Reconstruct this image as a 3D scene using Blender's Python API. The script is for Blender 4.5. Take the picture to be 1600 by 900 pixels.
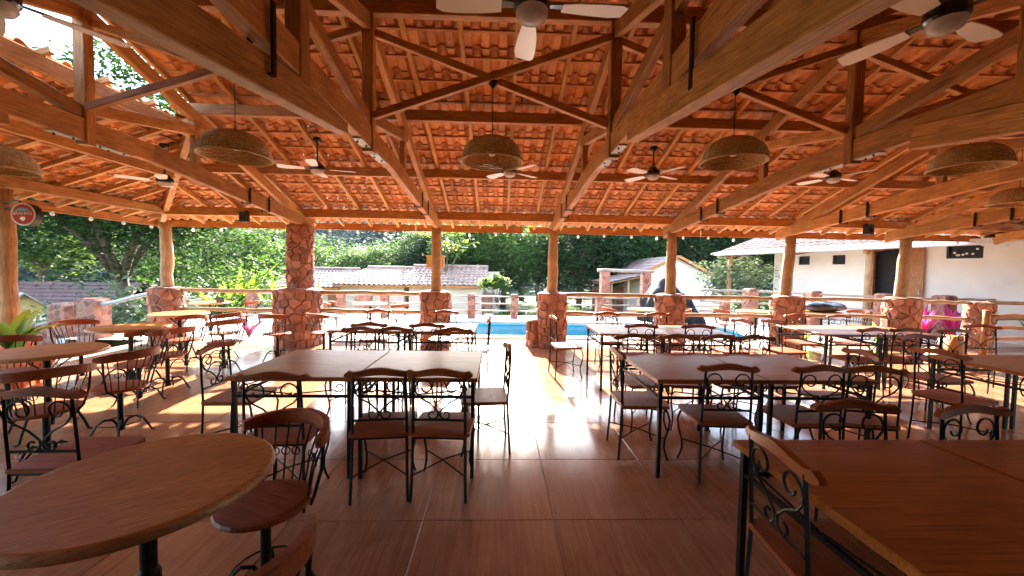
import bpy, math, random
from mathutils import Vector, Matrix
from math import sin, cos, pi, radians, sqrt, atan2

random.seed(7)
S = bpy.context.scene
COL = S.collection
for o in list(bpy.data.objects):
    bpy.data.objects.remove(o)

# ------------------------------------------------------------------ camera
cam_d = bpy.data.cameras.new("camera")
cam = bpy.data.objects.new("camera", cam_d)
COL.objects.link(cam)
cam_d.sensor_width = 36.0
cam_d.lens = 13.5
cam_d.clip_start = 0.05
cam_d.clip_end = 2000.0
cam.matrix_world = (Matrix.Translation((0, 0, 1.55)) @ Matrix.Rotation(radians(-1.9), 4, 'Z')
                    @ Matrix.Rotation(radians(90 - 2.4), 4, 'X') @ Matrix.Rotation(radians(0.9), 4, 'Z'))
S.camera = cam

# ------------------------------------------------------------------ sky, sun, exposure
SUN_EL, SUN_AZ = radians(27.6), radians(-3.3)
world = bpy.data.worlds.new("World")
S.world = world
world.use_nodes = True
wn = world.node_tree.nodes
wl = world.node_tree.links
wn.clear()
sky = wn.new("ShaderNodeTexSky")
sky.sky_type = 'NISHITA'
sky.sun_disc = False
sky.sun_elevation = SUN_EL
sky.sun_rotation = SUN_AZ
sky.air_density = 1.0
sky.dust_density = 1.0
bg = wn.new("ShaderNodeBackground")
bg.inputs['Strength'].default_value = 0.15
wo = wn.new("ShaderNodeOutputWorld")
wl.new(sky.outputs[0], bg.inputs[0])
wl.new(bg.outputs[0], wo.inputs[0])

sun_d = bpy.data.lights.new("sun", 'SUN')
sun_d.energy = 5.0
sun_d.angle = radians(0.53)
sun_d.color = (1.0, 0.89, 0.74)
sun = bpy.data.objects.new("sun", sun_d)
COL.objects.link(sun)
to_sun = Vector((sin(SUN_AZ) * cos(SUN_EL), cos(SUN_AZ) * cos(SUN_EL), sin(SUN_EL)))
sun.rotation_euler = to_sun.to_track_quat('Z', 'Y').to_euler()
sun.location = to_sun * 60

S.view_settings.view_transform = 'Standard'
S.view_settings.look = 'None'
S.view_settings.gamma = 1.0
S.view_settings.exposure = 3.35
S.view_settings.use_curve_mapping = False
S.render.engine = 'CYCLES'
S.cycles.use_denoising = True
S.cycles.max_bounces = 10
S.cycles.use_adaptive_sampling = True
S.cycles.adaptive_threshold = 0.02
S.cycles.diffuse_bounces = 6
S.cycles.glossy_bounces = 4
S.cycles.transmission_bounces = 6
S.cycles.sample_clamp_indirect = 8.0
S.cycles.caustics_reflective = False
S.cycles.caustics_refractive = False

# ------------------------------------------------------------------ material helpers
MATS = {}


def nmat(name):
    m = bpy.data.materials.new(name)
    m.use_nodes = True
    nt = m.node_tree
    b = nt.nodes["Principled BSDF"]
    MATS[name] = m
    return m, nt, b


def ramp(nt, fac, stops):
    r = nt.nodes.new("ShaderNodeValToRGB")
    el = r.color_ramp.elements
    while len(el) < len(stops):
        el.new(0.5)
    for e, (p, c) in zip(el, stops):
        e.position = p
        e.color = (c[0], c[1], c[2], 1)
    nt.links.new(fac, r.inputs[0])
    return r.outputs[0]


def coords(nt, kind='Object', scale=(1, 1, 1), jitter=True):
    tc = nt.nodes.new("ShaderNodeTexCoord")
    mp = nt.nodes.new("ShaderNodeMapping")
    mp.inputs['Scale'].default_value = scale
    nt.links.new(tc.outputs[kind], mp.inputs['Vector'])
    out = mp.outputs[0]
    if jitter:
        oi = nt.nodes.new("ShaderNodeObjectInfo")
        cb = nt.nodes.new("ShaderNodeCombineXYZ")
        ml = nt.nodes.new("ShaderNodeMath")
        ml.operation = 'MULTIPLY'
        ml.inputs[1].default_value = 37.0
        nt.links.new(oi.outputs['Random'], ml.inputs[0])
        for k in range(3):
            nt.links.new(ml.outputs[0], cb.inputs[k])
        ad = nt.nodes.new("ShaderNodeVectorMath")
        ad.operation = 'ADD'
        nt.links.new(out, ad.inputs[0])
        nt.links.new(cb.outputs[0], ad.inputs[1])
        out = ad.outputs[0]
    return out


def noise(nt, vec, scale, detail=4, rough=0.55, dist=0.0):
    n = nt.nodes.new("ShaderNodeTexNoise")
    n.inputs['Scale'].default_value = scale
    n.inputs['Detail'].default_value = detail
    n.inputs['Roughness'].default_value = rough
    n.inputs['Distortion'].default_value = dist
    nt.links.new(vec, n.inputs['Vector'])
    return n.outputs[0]


def bump(nt, b, h, strength=0.3, dist=0.01):
    bp = nt.nodes.new("ShaderNodeBump")
    bp.inputs['Strength'].default_value = strength
    bp.inputs['Distance'].default_value = dist
    nt.links.new(h, bp.inputs['Height'])
    nt.links.new(bp.outputs[0], b.inputs['Normal'])


def tint(nt, col, amt=0.3, lo=None):
    """vary brightness per object (real board to board / tile to tile variation)"""
    oi = nt.nodes.new("ShaderNodeObjectInfo")
    mr = nt.nodes.new("ShaderNodeMapRange")
    mr.inputs['To Min'].default_value = 1 - amt if lo is None else lo
    mr.inputs['To Max'].default_value = 1 + amt * 0.6
    nt.links.new(oi.outputs['Random'], mr.inputs['Value'])
    hs = nt.nodes.new("ShaderNodeHueSaturation")
    nt.links.new(mr.outputs[0], hs.inputs['Value'])
    nt.links.new(col, hs.inputs['Color'])
    return hs.outputs[0]


def wood(name, dark, light, rough=0.6, scale=(1.2, 14, 14), var=0.25, bs=0.25, spec=0.35, fine=5.0, coat=0.0):
    m, nt, b = nmat(name)
    v = coords(nt, 'Object', scale)
    n1 = noise(nt, v, fine, 6, 0.6, 0.6)
    c = ramp(nt, n1, [(0.28, dark), (0.72, light)])
    # knots and weather blotches
    v2 = coords(nt, 'Object', (2, 3, 3))
    n2 = noise(nt, v2, 2.0, 3)
    mx = nt.nodes.new("ShaderNodeMix")
    mx.data_type = 'RGBA'
    mx.blend_type = 'MULTIPLY'
    mx.inputs[0].default_value = 0.6
    nt.links.new(c, mx.inputs[6])
    nt.links.new(ramp(nt, n2, [(0.3, (0.6, 0.55, 0.5)), (0.62, (1.05, 1.05, 1.05))]), mx.inputs[7])
    # thin dark pores and drying cracks along the grain
    v3 = coords(nt, 'Object', tuple(0.55 * q if q < 2 else 2.6 * q for q in scale))
    n3 = noise(nt, v3, fine, 3, 0.5)
    mx3 = nt.nodes.new("ShaderNodeMix")
    mx3.data_type = 'RGBA'
    mx3.blend_type = 'MULTIPLY'
    mx3.inputs[0].default_value = 0.75
    nt.links.new(mx.outputs[2], mx3.inputs[6])
    nt.links.new(ramp(nt, n3, [(0.34, (0.38, 0.32, 0.28)), (0.43, (1, 1, 1))]), mx3.inputs[7])
    nt.links.new(tint(nt, mx3.outputs[2], var), b.inputs['Base Color'])
    b.inputs['Roughness'].default_value = rough
    b.inputs['Specular IOR Level'].default_value = spec
    if coat:
        b.inputs['Coat Weight'].default_value = coat
        b.inputs['Coat Roughness'].default_value = 0.2
    bump(nt, b, n1, bs, 0.004)
    return m


def plain(name, col, rough=0.5, metal=0.0, nscale=8.0, namt=0.25, bs=0.1, spec=0.5, var=0.0, jitter=True):
    m, nt, b = nmat(name)
    v = coords(nt, 'Object', (1, 1, 1), jitter)
    n = noise(nt, v, nscale, 5)
    c = ramp(nt, n, [(0.3, tuple(x * (1 - namt) for x in col)), (0.7, tuple(min(1, x * (1 + namt * 0.6)) for x in col))])
    if var:
        c = tint(nt, c, var)
    nt.links.new(c, b.inputs['Base Color'])
    b.inputs['Roughness'].default_value = rough
    b.inputs['Metallic'].default_value = metal
    b.inputs['Specular IOR Level'].default_value = spec
    if bs:
        bump(nt, b, n, bs, 0.005)
    return m


wood('beam', (0.38, 0.16, 0.042), (0.70, 0.37, 0.12), 0.55, (1.2, 12, 12), 0.28, 0.4)
wood('rafter', (0.50, 0.24, 0.065), (0.74, 0.43, 0.15), 0.6, (1.2, 14, 14), 0.25)
wood('batten', (0.42, 0.18, 0.055), (0.64, 0.32, 0.11), 0.65, (1.2, 14, 14), 0.2)
wood('fascia', (0.44, 0.17, 0.045), (0.62, 0.27, 0.08), 0.55, (1.0, 10, 10), 0.1)
wood('log', (0.34, 0.20, 0.095), (0.60, 0.40, 0.21), 0.65, (8, 8, 0.9), 0.15, 0.4)
wood('rail_log', (0.36, 0.23, 0.12), (0.60, 0.42, 0.24), 0.65, (0.9, 8, 8), 0.2, 0.4)
wood('grey_log', (0.30, 0.25, 0.20), (0.50, 0.44, 0.37), 0.7, (0.9, 8, 8), 0.2, 0.4)
wood('table_wood', (0.30, 0.085, 0.014), (0.50, 0.165, 0.032), 0.34, (1.0, 9, 9), 0.12, 0.06, 0.35, 4.0)
wood('round_wood', (0.54, 0.20, 0.030), (0.74, 0.33, 0.075), 0.5, (1.6, 7, 7), 0.10, 0.06, 0.2, 9.0)
wood('chair_wood', (0.25, 0.058, 0.016), (0.42, 0.115, 0.034), 0.5, (1.5, 10, 10), 0.15, 0.08, 0.3, 4.0)
wood('edge_wood', (0.44, 0.24, 0.10), (0.60, 0.36, 0.17), 0.35, (1.5, 10, 10), 0.1, 0.06, 0.5)
wood('door_wood', (0.30, 0.12, 0.04), (0.48, 0.22, 0.08), 0.45, (10, 10, 0.9), 0.1)
plain('iron', (0.010, 0.009, 0.009), 0.5, 0.0, 30, 0.4, 0.15, 0.2)
plain('black_plastic', (0.015, 0.015, 0.016), 0.35, 0, 20, 0.2, 0.0)
plain('tarp', (0.022, 0.022, 0.026), 0.8, 0, 3, 0.5, 0.4, 0.15)
plain('cover_bag', (0.03, 0.03, 0.045), 0.22, 0, 6, 0.4, 0.4)
plain('fan_white', (0.84, 0.83, 0.80), 0.35, 0, 4, 0.06, 0.0)
plain('steel', (0.45, 0.45, 0.45), 0.6, 0.6, 30, 0.15, 0.0)
plain('wall_white', (0.86, 0.83, 0.76), 0.85, 0, 1.3, 0.10, 0.15, 0.3, 0, False)
plain('wall_cream', (0.72, 0.62, 0.47), 0.85, 0, 1.3, 0.12, 0.15, 0.3, 0, False)
plain('wall_back', (0.20, 0.11, 0.07), 0.85, 0, 1.3, 0.12, 0.15, 0.3, 0, False)
plain('yellow_wood', (0.62, 0.42, 0.13), 0.6, 0, 6, 0.2, 0.1)
plain('deck', (0.62, 0.53, 0.44), 0.75, 0, 2.2, 0.18, 0.2, 0.3, 0, False)
plain('coping', (0.66, 0.60, 0.52), 0.7, 0, 5, 0.2, 0.2, 0.3, 0.1)
plain('pool_tile', (0.003, 0.70, 0.76), 0.3, 0, 6, 0.15, 0.0, 0.5, 0, False)
plain('terracotta_pot', (0.50, 0.17, 0.06), 0.6, 0, 12, 0.25, 0.2)
plain('bark', (0.15, 0.105, 0.075), 0.9, 0, 9, 0.5, 0.8)
plain('mortar', (0.52, 0.38, 0.29), 0.95, 0, 25, 0.25, 0.5, 0.2, 0, False)
plain('brown_roof', (0.15, 0.07, 0.055), 0.6, 0, 4, 0.35, 0.3)
plain('gutter', (0.62, 0.66, 0.74), 0.4, 0, 4, 0.1, 0.0)
plain('dark_opening', (0.018, 0.017, 0.018), 0.7, 0, 3, 0.2, 0.0)  # near-black: the darkness of unlit rooms put into the colour
plain('soil', (0.09, 0.06, 0.04), 0.95, 0, 14, 0.4, 0.6)
plain('sign_red', (0.45, 0.012, 0.016), 0.75, 0, 5, 0.08, 0.0)
plain('sign_cream', (0.70, 0.60, 0.46), 0.7, 0, 5, 0.05, 0.0)
plain('sign_gold', (0.70, 0.38, 0.06), 0.35, 0, 5, 0.1, 0.0)

# terracotta roof tile: every tile its own firing tone, with stains
m, nt, b = nmat('roof_tile')
v = coords(nt, 'Object', (1, 1, 1))
n1 = noise(nt, v, 5.0, 5)
c = ramp(nt, n1, [(0.25, (0.52, 0.20, 0.06)), (0.55, (0.70, 0.32, 0.11)), (0.8, (0.76, 0.42, 0.18))])
g_ = nt.nodes.new("ShaderNodeNewGeometry")
mr = nt.nodes.new("ShaderNodeMapRange")
mr.inputs['To Min'].default_value = 0.66
mr.inputs['To Max'].default_value = 1.12
nt.links.new(g_.outputs['Random Per Island'], mr.inputs['Value'])
hs = nt.nodes.new("ShaderNodeHueSaturation")
nt.links.new(mr.outputs[0], hs.inputs['Value'])
nt.links.new(c, hs.inputs['Color'])
n2 = noise(nt, v, 11.0, 6, 0.7)
mx = nt.nodes.new("ShaderNodeMix")
mx.data_type = 'RGBA'
mx.blend_type = 'MULTIPLY'
mx.inputs[0].default_value = 0.7
nt.links.new(hs.outputs[0], mx.inputs[6])
nt.links.new(ramp(nt, n2, [(0.30, (0.50, 0.44, 0.40)), (0.46, (1, 1, 1))]), mx.inputs[7])
nt.links.new(tint(nt, mx.outputs[2], 0.26), b.inputs['Base Color'])
b.inputs['Roughness'].default_value = 0.6
bump(nt, b, noise(nt, v, 60, 3), 0.15, 0.003)

# far clay roofs (same clay, weathered)
m, nt, b = nmat('clay_roof')
v = coords(nt, 'Object', (1, 1, 1))
n1 = noise(nt, v, 2.5, 6)
c = ramp(nt, n1, [(0.3, (0.22, 0.12, 0.085)), (0.55, (0.38, 0.24, 0.18)), (0.75, (0.50, 0.36, 0.29))])
nt.links.new(c, b.inputs['Base Color'])
b.inputs['Roughness'].default_value = 0.5
bump(nt, b, noise(nt, v, 30, 3), 0.3, 0.01)

# floor tile: wood-look porcelain with streaks running along the depth
m, nt, b = nmat('floor_tile')
v = coords(nt, 'Object', (16, 0.9, 1))
n1 = noise(nt, v, 2.2, 6, 0.62, 0.5)
c = ramp(nt, n1, [(0.25, (0.30, 0.13, 0.068)), (0.5, (0.40, 0.19, 0.10)), (0.78, (0.50, 0.26, 0.145))])
v4 = coords(nt, 'Object', (1, 1, 1))
n4 = noise(nt, v4, 3.2, 7, 0.7)
mx = nt.nodes.new("ShaderNodeMix")
mx.data_type = 'RGBA'
mx.blend_type = 'MULTIPLY'
mx.inputs[0].default_value = 0.5
nt.links.new(c, mx.inputs[6])
nt.links.new(ramp(nt, n4, [(0.32, (0.66, 0.62, 0.60)), (0.55, (1, 1, 1))]), mx.inputs[7])
nt.links.new(tint(nt, mx.outputs[2], 0.16), b.inputs['Base Color'])
v2 = coords(nt, 'Object', (3, 1.2, 1))
n2 = noise(nt, v2, 6.0, 8, 0.75)
mr = nt.nodes.new("ShaderNodeMapRange")
mr.inputs['From Min'].default_value = 0.3
mr.inputs['From Max'].default_value = 0.7
mr.inputs['To Min'].default_value = 0.12
mr.inputs['To Max'].default_value = 0.20
nt.links.new(n2, mr.inputs['Value'])
nt.links.new(mr.outputs[0], b.inputs['Roughness'])
b.inputs['Specular IOR Level'].default_value = 0.6
bump(nt, b, n1, 0.04, 0.002)
plain('grout', (0.30, 0.20, 0.14), 0.9, 0, 20, 0.2, 0.2, 0.2, 0, False)

# rubble stone
m, nt, b = nmat('stone')
v = coords(nt, 'Object', (1, 1, 1))
n1 = noise(nt, v, 6.0, 7, 0.65)
c = ramp(nt, n1, [(0.22, (0.17, 0.056, 0.034)), (0.46, (0.33, 0.14, 0.085)), (0.64, (0.46, 0.24, 0.165)), (0.82, (0.60, 0.40, 0.30))])
nt.links.new(tint(nt, c, 0.5), b.inputs['Base Color'])
b.inputs['Roughness'].default_value = 0.85
bump(nt, b, noise(nt, v, 18, 6, 0.7), 0.6, 0.02)

# small far stone posts: stones too small to pick apart
m, nt, b = nmat('stone_far')
v = coords(nt, 'Object', (1, 1, 1))
vo = nt.nodes.new("ShaderNodeTexVoronoi")
vo.feature = 'DISTANCE_TO_EDGE'
vo.inputs['Scale'].default_value = 7.0
nt.links.new(v, vo.inputs['Vector'])
vc = nt.nodes.new("ShaderNodeTexVoronoi")
vc.inputs['Scale'].default_value = 7.0
nt.links.new(v, vc.inputs['Vector'])
sep = nt.nodes.new("ShaderNodeSeparateColor")
nt.links.new(vc.outputs['Color'], sep.inputs[0])
c1 = ramp(nt, sep.outputs[0], [(0.0, (0.17, 0.055, 0.034)), (1.0, (0.38, 0.17, 0.11))])
mx = nt.nodes.new("ShaderNodeMix")
mx.data_type = 'RGBA'
nt.links.new(ramp(nt, vo.outputs['Distance'], [(0.012, (1, 1, 1)), (0.035, (0, 0, 0))]), mx.inputs[0])
nt.links.new(c1, mx.inputs[6])
mx.inputs[7].default_value = (0.34, 0.24, 0.18, 1)
nt.links.new(mx.outputs[2], b.inputs['Base Color'])
b.inputs['Roughness'].default_value = 0.85
bump(nt, b, vo.outputs['Distance'], 0.6, 0.03)

# wicker
m, nt, b = nmat('wicker')
v = coords(nt, 'Object', (1, 1, 1))
n1 = noise(nt, v, 40, 4)
c = ramp(nt, n1, [(0.3, (0.32, 0.20, 0.075)), (0.7, (0.60, 0.42, 0.19))])
nt.links.new(c, b.inputs['Base Color'])
b.inputs['Roughness'].default_value = 0.6

# water: a clear surface that lets the sun through to the blue tiles, glossy at grazing angles
m, nt, b = nmat('water')
nt.nodes.remove(b)
v = coords(nt, 'Object', (1, 1, 1), False)
bp = nt.nodes.new("ShaderNodeBump")
bp.inputs['Strength'].default_value = 0.25
bp.inputs['Distance'].default_value = 0.05
nt.links.new(noise(nt, v, 3.0, 3), bp.inputs['Height'])
trn = nt.nodes.new("ShaderNodeBsdfTransparent")
trn.inputs[0].default_value = (0.40, 0.92, 1.0, 1)
gl = nt.nodes.new("ShaderNodeBsdfGlossy")
gl.inputs['Roughness'].default_value = 0.05
nt.links.new(bp.outputs[0], gl.inputs['Normal'])
fr_ = nt.nodes.new("ShaderNodeFresnel")
fr_.inputs['IOR'].default_value = 1.16
nt.links.new(bp.outputs[0], fr_.inputs['Normal'])
ms = nt.nodes.new("ShaderNodeMixShader")
nt.links.new(fr_.outputs[0], ms.inputs[0])
nt.links.new(trn.outputs[0], ms.inputs[1])
nt.links.new(gl.outputs[0], ms.inputs[2])
nt.links.new(ms.outputs[0], nt.nodes["Material Output"].inputs[0])

# glass bulb / lamp dome
m, nt, b = nmat('opal')
b.inputs['Base Color'].default_value = (0.88, 0.88, 0.86, 1)
b.inputs['Roughness'].default_value = 0.25
b.inputs['Subsurface Weight'].default_value = 0.0
tr = nt.nodes.new("ShaderNodeBsdfTranslucent")
tr.inputs[0].default_value = (0.95, 0.95, 0.92, 1)
ms = nt.nodes.new("ShaderNodeMixShader")
ms.inputs[0].default_value = 0.5
out = nt.nodes["Material Output"]
nt.links.new(b.outputs[0], ms.inputs[1])
nt.links.new(tr.outputs[0], ms.inputs[2])
nt.links.new(ms.outputs[0], out.inputs[0])


def leafmat(name, dark, light, transl, tcol, rough=0.45, mixv=0.12):
    m, nt, b = nmat(name)
    g = nt.nodes.new("ShaderNodeNewGeometry")
    sepi = g.outputs['Random Per Island']
    c = ramp(nt, sepi, [(0.0, dark), (0.6, tuple((a + q) / 2 for a, q in zip(dark, light))), (1.0, light)])
    c = tint(nt, c, mixv)
    nt.links.new(c, b.inputs['Base Color'])
    b.inputs['Roughness'].default_value = rough
    b.inputs['Specular IOR Level'].default_value = 0.2
    t = nt.nodes.new("ShaderNodeBsdfTranslucent")
    t.inputs[0].default_value = (tcol[0], tcol[1], tcol[2], 1)
    ms = nt.nodes.new("ShaderNodeMixShader")
    ms.inputs[0].default_value = transl
    out = nt.nodes["Material Output"]
    nt.links.new(b.outputs[0], ms.inputs[1])
    nt.links.new(t.outputs[0], ms.inputs[2])
    nt.links.new(ms.outputs[0], out.inputs[0])
    return m


leafmat('leaf_dark', (0.010, 0.028, 0.008), (0.038, 0.080, 0.022), 0.22, (0.07, 0.16, 0.022), 0.7)
leafmat('leaf_mid', (0.020, 0.060, 0.014), (0.075, 0.145, 0.036), 0.36, (0.16, 0.30, 0.045), 0.6)
leafmat('leaf_bright', (0.035, 0.085, 0.016), (0.095, 0.17, 0.036), 0.42, (0.22, 0.34, 0.05), 0.55)
leafmat('leaf_pale', (0.06, 0.095, 0.05), (0.14, 0.19, 0.11), 0.35, (0.20, 0.27, 0.11), 0.6)
leafmat('leaf_far_shade', (0.007, 0.020, 0.010), (0.024, 0.050, 0.024), 0.12, (0.04, 0.08, 0.02), 0.8)  # darker leaf copy: the hillside's shaded face is put into the colour
leafmat('leaf_pink', (0.35, 0.02, 0.12), (0.60, 0.05, 0.22), 0.5, (0.95, 0.10, 0.40))
leafmat('leaf_purple', (0.07, 0.015, 0.04), (0.16, 0.04, 0.08), 0.4, (0.40, 0.06, 0.16))
leafmat('leaf_yellow', (0.45, 0.32, 0.03), (0.70, 0.50, 0.05), 0.5, (0.9, 0.65, 0.05))
leafmat('leaf_plant', (0.03, 0.09, 0.015), (0.10, 0.20, 0.03), 0.5, (0.40, 0.55, 0.06))

m, nt, b = nmat('ground')
v = coords(nt, 'Object', (1, 1, 1), False)
n1 = noise(nt, v, 0.6, 6)
nt.links.new(ramp(nt, n1, [(0.3, (0.05, 0.075, 0.022)), (0.6, (0.10, 0.12, 0.04)), (0.8, (0.16, 0.12, 0.07))]), b.inputs['Base Color'])
b.inputs['Roughness'].default_value = 0.95
bump(nt, b, noise(nt, v, 8, 6), 0.8, 0.1)

# ------------------------------------------------------------------ geometry helpers


class MB:
    def __init__(s):
        s.v = []
        s.f = []

    def box(s, c, size, rz=0.0, M=None):
        hx, hy, hz = size[0] / 2, size[1] / 2, size[2] / 2
        n = len(s.v)
        R = Matrix.Rotation(rz, 3, 'Z')
        for x, y, z in ((-hx, -hy, -hz), (hx, -hy, -hz), (hx, hy, -hz), (-hx, hy, -hz),
                        (-hx, -hy, hz), (hx, -hy, hz), (hx, hy, hz), (-hx, hy, hz)):
            p = Vector(c) + R @ Vector((x, y, z))
            s.v.append(tuple(p))
        for q in ((0, 3, 2, 1), (4, 5, 6, 7), (0, 1, 5, 4), (1, 2, 6, 5), (2, 3, 7, 6), (3, 0, 4, 7)):
            s.f.append(tuple(n + k for k in q))
        return s

    def prism(s, pts, axis, a, b, ch=0.0):
        """extrude a 2d outline (ccw) from a to b along axis ('x','y','z')"""
        n = len(s.v)
        k = len(pts)

        def put(p, t):
            if axis == 'z':
                return (p[0], p[1], t)
            if axis == 'y':
                return (p[0], t, p[1])
            return (t, p[0], p[1])
        for p in pts:
            s.v.append(put(p, a))
        for p in pts:
            s.v.append(put(p, b))
        s.f.append(tuple(n + i for i in reversed(range(k))))
        s.f.append(tuple(n + k + i for i in range(k)))
        for i in range(k):
            j = (i + 1) % k
            s.f.append((n + i, n + j, n + k + j, n + k + i))
        return s

    def tube(s, pts, r, n=6, closed=False):
        pts = [Vector(p) for p in pts]
        L = len(pts)
        rs = r if isinstance(r, (list, tuple)) else [r] * L
        base = len(s.v)
        up = None
        for i, p in enumerate(pts):
            if closed:
                t = (pts[(i + 1) % L] - pts[i - 1])
            else:
                t = pts[min(i + 1, L - 1)] - pts[max(i - 1, 0)]
            t.normalize()
            if up is None:
                up = Vector((0, 0, 1)) if abs(t.z) < 0.9 else Vector((1, 0, 0))
            u = up - t * up.dot(t)
            if u.length < 1e-4:
                u = t.orthogonal()
            u.normalize()
            up = u
            w = t.cross(u)
            for k in range(n):
                a = 2 * pi * k / n
                q = p + (u * cos(a) + w * sin(a)) * rs[i]
                s.v.append(tuple(q))
        segs = L if closed else L - 1
        for i in range(segs):
            i2 = (i + 1) % L
            for k in range(n):
                k2 = (k + 1) % n
                s.f.append((base + i * n + k, base + i * n + k2, base + i2 * n + k2, base + i2 * n + k))
        if not closed:
            s.f.append(tuple(base + k for k in reversed(range(n))))
            s.f.append(tuple(base + (L - 1) * n + k for k in range(n)))
        return s

    def lathe(s, prof, n=16, c=(0, 0, 0), a0=0.0, a1=2 * pi):
        base = len(s.v)
        full = abs(a1 - a0 - 2 * pi) < 1e-6
        m = n if full else n + 1
        for r, z in prof:
            for k in range(m):
                a = a0 + (a1 - a0) * k / n
                s.v.append((c[0] + r * cos(a), c[1] + r * sin(a), c[2] + z))
        for i in range(len(prof) - 1):
            for k in range(n):
                k2 = (k + 1) % m
                s.f.append((base + i * m + k, base + i * m + k2, base + (i + 1) * m + k2, base + (i + 1) * m + k))
        return s

    def mesh(s, name, mat, smooth=False):
        me = bpy.data.meshes.new(name)
        me.from_pydata(s.v, [], s.f)
        me.update()
        if mat:
            me.materials.append(MATS[mat])
        if smooth:
            me.polygons.foreach_set('use_smooth', [True] * len(me.polygons))
        return me

    def build(s, name, mat, parent=None, loc=None, smooth=False):
        o = bpy.data.objects.new(name, s.mesh(name, mat, smooth))
        COL.objects.link(o)
        if parent is not None:
            o.parent = parent
        if loc is not None:
            o.location = loc
        return o


def link(name, me, parent=None, M=None):
    o = bpy.data.objects.new(name, me)
    COL.objects.link(o)
    if parent is not None:
        o.parent = parent
    if M is not None:
        o.matrix_basis = M
    return o


def tag(o, label=None, cat=None, group=None, kind=None):
    if label:
        o['label'] = label
    if cat:
        o['category'] = cat
    if group:
        o['group'] = group
    if kind:
        o['kind'] = kind
    return o


def thing(name, label, cat, loc=(0, 0, 0), rz=0.0, group=None):
    o = bpy.data.objects.new(name, None)
    o.empty_display_size = 0.1
    COL.objects.link(o)
    o.location = loc
    o.rotation_euler = (0, 0, rz)
    return tag(o, label, cat, group)


def dup(root, loc, rz, label, group=None, scale=None):
    r = root.copy()
    COL.objects.link(r)
    r.location = loc
    r.rotation_euler = (0, 0, rz)
    if scale:
        r.scale = (scale, scale, scale)
    r['label'] = label
    if group:
        r['group'] = group
    for ch in list(root.children):
        c = ch.copy()
        COL.objects.link(c)
        c.parent = r
        for g in list(ch.children):
            d = g.copy()
            COL.objects.link(d)
            d.parent = c
    return r


def beam(name, p0, p1, w, h, mat, parent, ch=0.006, up=Vector((0, 0, 1)), wob=0.0):
    """squared timber from p0 to p1 (centre line); local X runs along the grain"""
    p0, p1 = Vector(p0), Vector(p1)
    L = (p1 - p0).length
    x = (p1 - p0).normalized()
    y = up.cross(x)
    if y.length < 1e-3:
        y = Vector((0, 1, 0)).cross(x)
        if y.length < 1e-3:
            y = Vector((1, 0, 0))
    y.normalize()
    z = x.cross(y)
    mb = MB()
    hw, hh = w / 2, h / 2
    sec = [(-hw + ch, -hh), (hw - ch, -hh), (hw, -hh + ch), (hw, hh - ch), (hw - ch, hh), (-hw + ch, hh), (-hw, hh - ch), (-hw, -hh + ch)]
    nseg = 1 if not wob else max(2, int(L / 0.9))
    for i in range(nseg + 1):
        t = i / nseg
        oy = random.uniform(-wob, wob) if 0 < i < nseg else 0
        oz = random.uniform(-wob, wob) if 0 < i < nseg else 0
        for a, b2 in sec:
            mb.v.append((t * L, a + oy, b2 + oz))
    for i in range(nseg):
        for k in range(8):
            k2 = (k + 1) % 8
            mb.f.append((i * 8 + k2, i * 8 + k, (i + 1) * 8 + k, (i + 1) * 8 + k2))
    mb.f.append(tuple(range(8)))
    mb.f.append(tuple(nseg * 8 + k for k in reversed(range(8))))
    M = Matrix(((x.x, y.x, z.x, p0.x), (x.y, y.y, z.y, p0.y), (x.z, y.z, z.z, p0.z), (0, 0, 0, 1)))
    return link(name, mb.mesh(name, mat), parent, M)


def log_obj(name, p0, p1, r0, r1, mat, parent, n=10, seg=6, wob=0.012):
    """round rustic pole; local axis along the pole"""
    p0, p1 = Vector(p0), Vector(p1)
    d = p1 - p0
    pts, rs = [], []
    for i in range(seg + 1):
        t = i / seg
        q = d * t
        if 0 < i < seg:
            q = q + Vector((random.uniform(-wob, wob), random.uniform(-wob, wob), random.uniform(-wob, wob)))
        pts.append(q)
        rs.append((r0 + (r1 - r0) * t) * random.uniform(0.95, 1.05))
    return MB().tube(pts, rs, n).build(name, mat, parent, p0, True)


# ------------------------------------------------------------------ rubble stones on pillar faces


def clip(poly, nx, ny, c):
    """keep the part of poly with nx*x+ny*y <= c"""
    res = []
    for i in range(len(poly)):
        p, q = poly[i], poly[(i + 1) % len(poly)]
        dp, dq = nx * p[0] + ny * p[1] - c, nx * q[0] + ny * q[1] - c
        if dp <= 0:
            res.append(p)
        if (dp < 0 < dq) or (dq < 0 < dp):
            t = dp / (dp - dq)
            res.append((p[0] + (q[0] - p[0]) * t, p[1] + (q[1] - p[1]) * t))
    return res


def cells(w, h, size):
    pts = []
    nx, ny = max(1, round(w / size)), max(1, round(h / size))
    for j in range(ny):
        for i in range(nx):
            ox = 0.5 if j % 2 else 0.0
            pts.append(((i + 0.25 + ox + random.uniform(-.36, .36)) * w / nx, (j + 0.5 + random.uniform(-.36, .36)) * h / ny))
    outp = []
    for a in pts:
        poly = [(0, 0), (w, 0), (w, h), (0, h)]
        for q in pts:
            if q is a or not poly:
                continue
            dx, dy = q[0] - a[0], q[1] - a[1]
            l = sqrt(dx * dx + dy * dy)
            if l < 1e-6:
                continue
            mid = ((a[0] + q[0]) / 2, (a[1] + q[1]) / 2)
            gap = random.uniform(0.006, 0.011)
            poly = clip(poly, dx / l, dy / l, (dx * mid[0] + dy * mid[1]) / l - gap)
        if len(poly) >= 3:
            outp.append(poly)
    return outp


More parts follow.
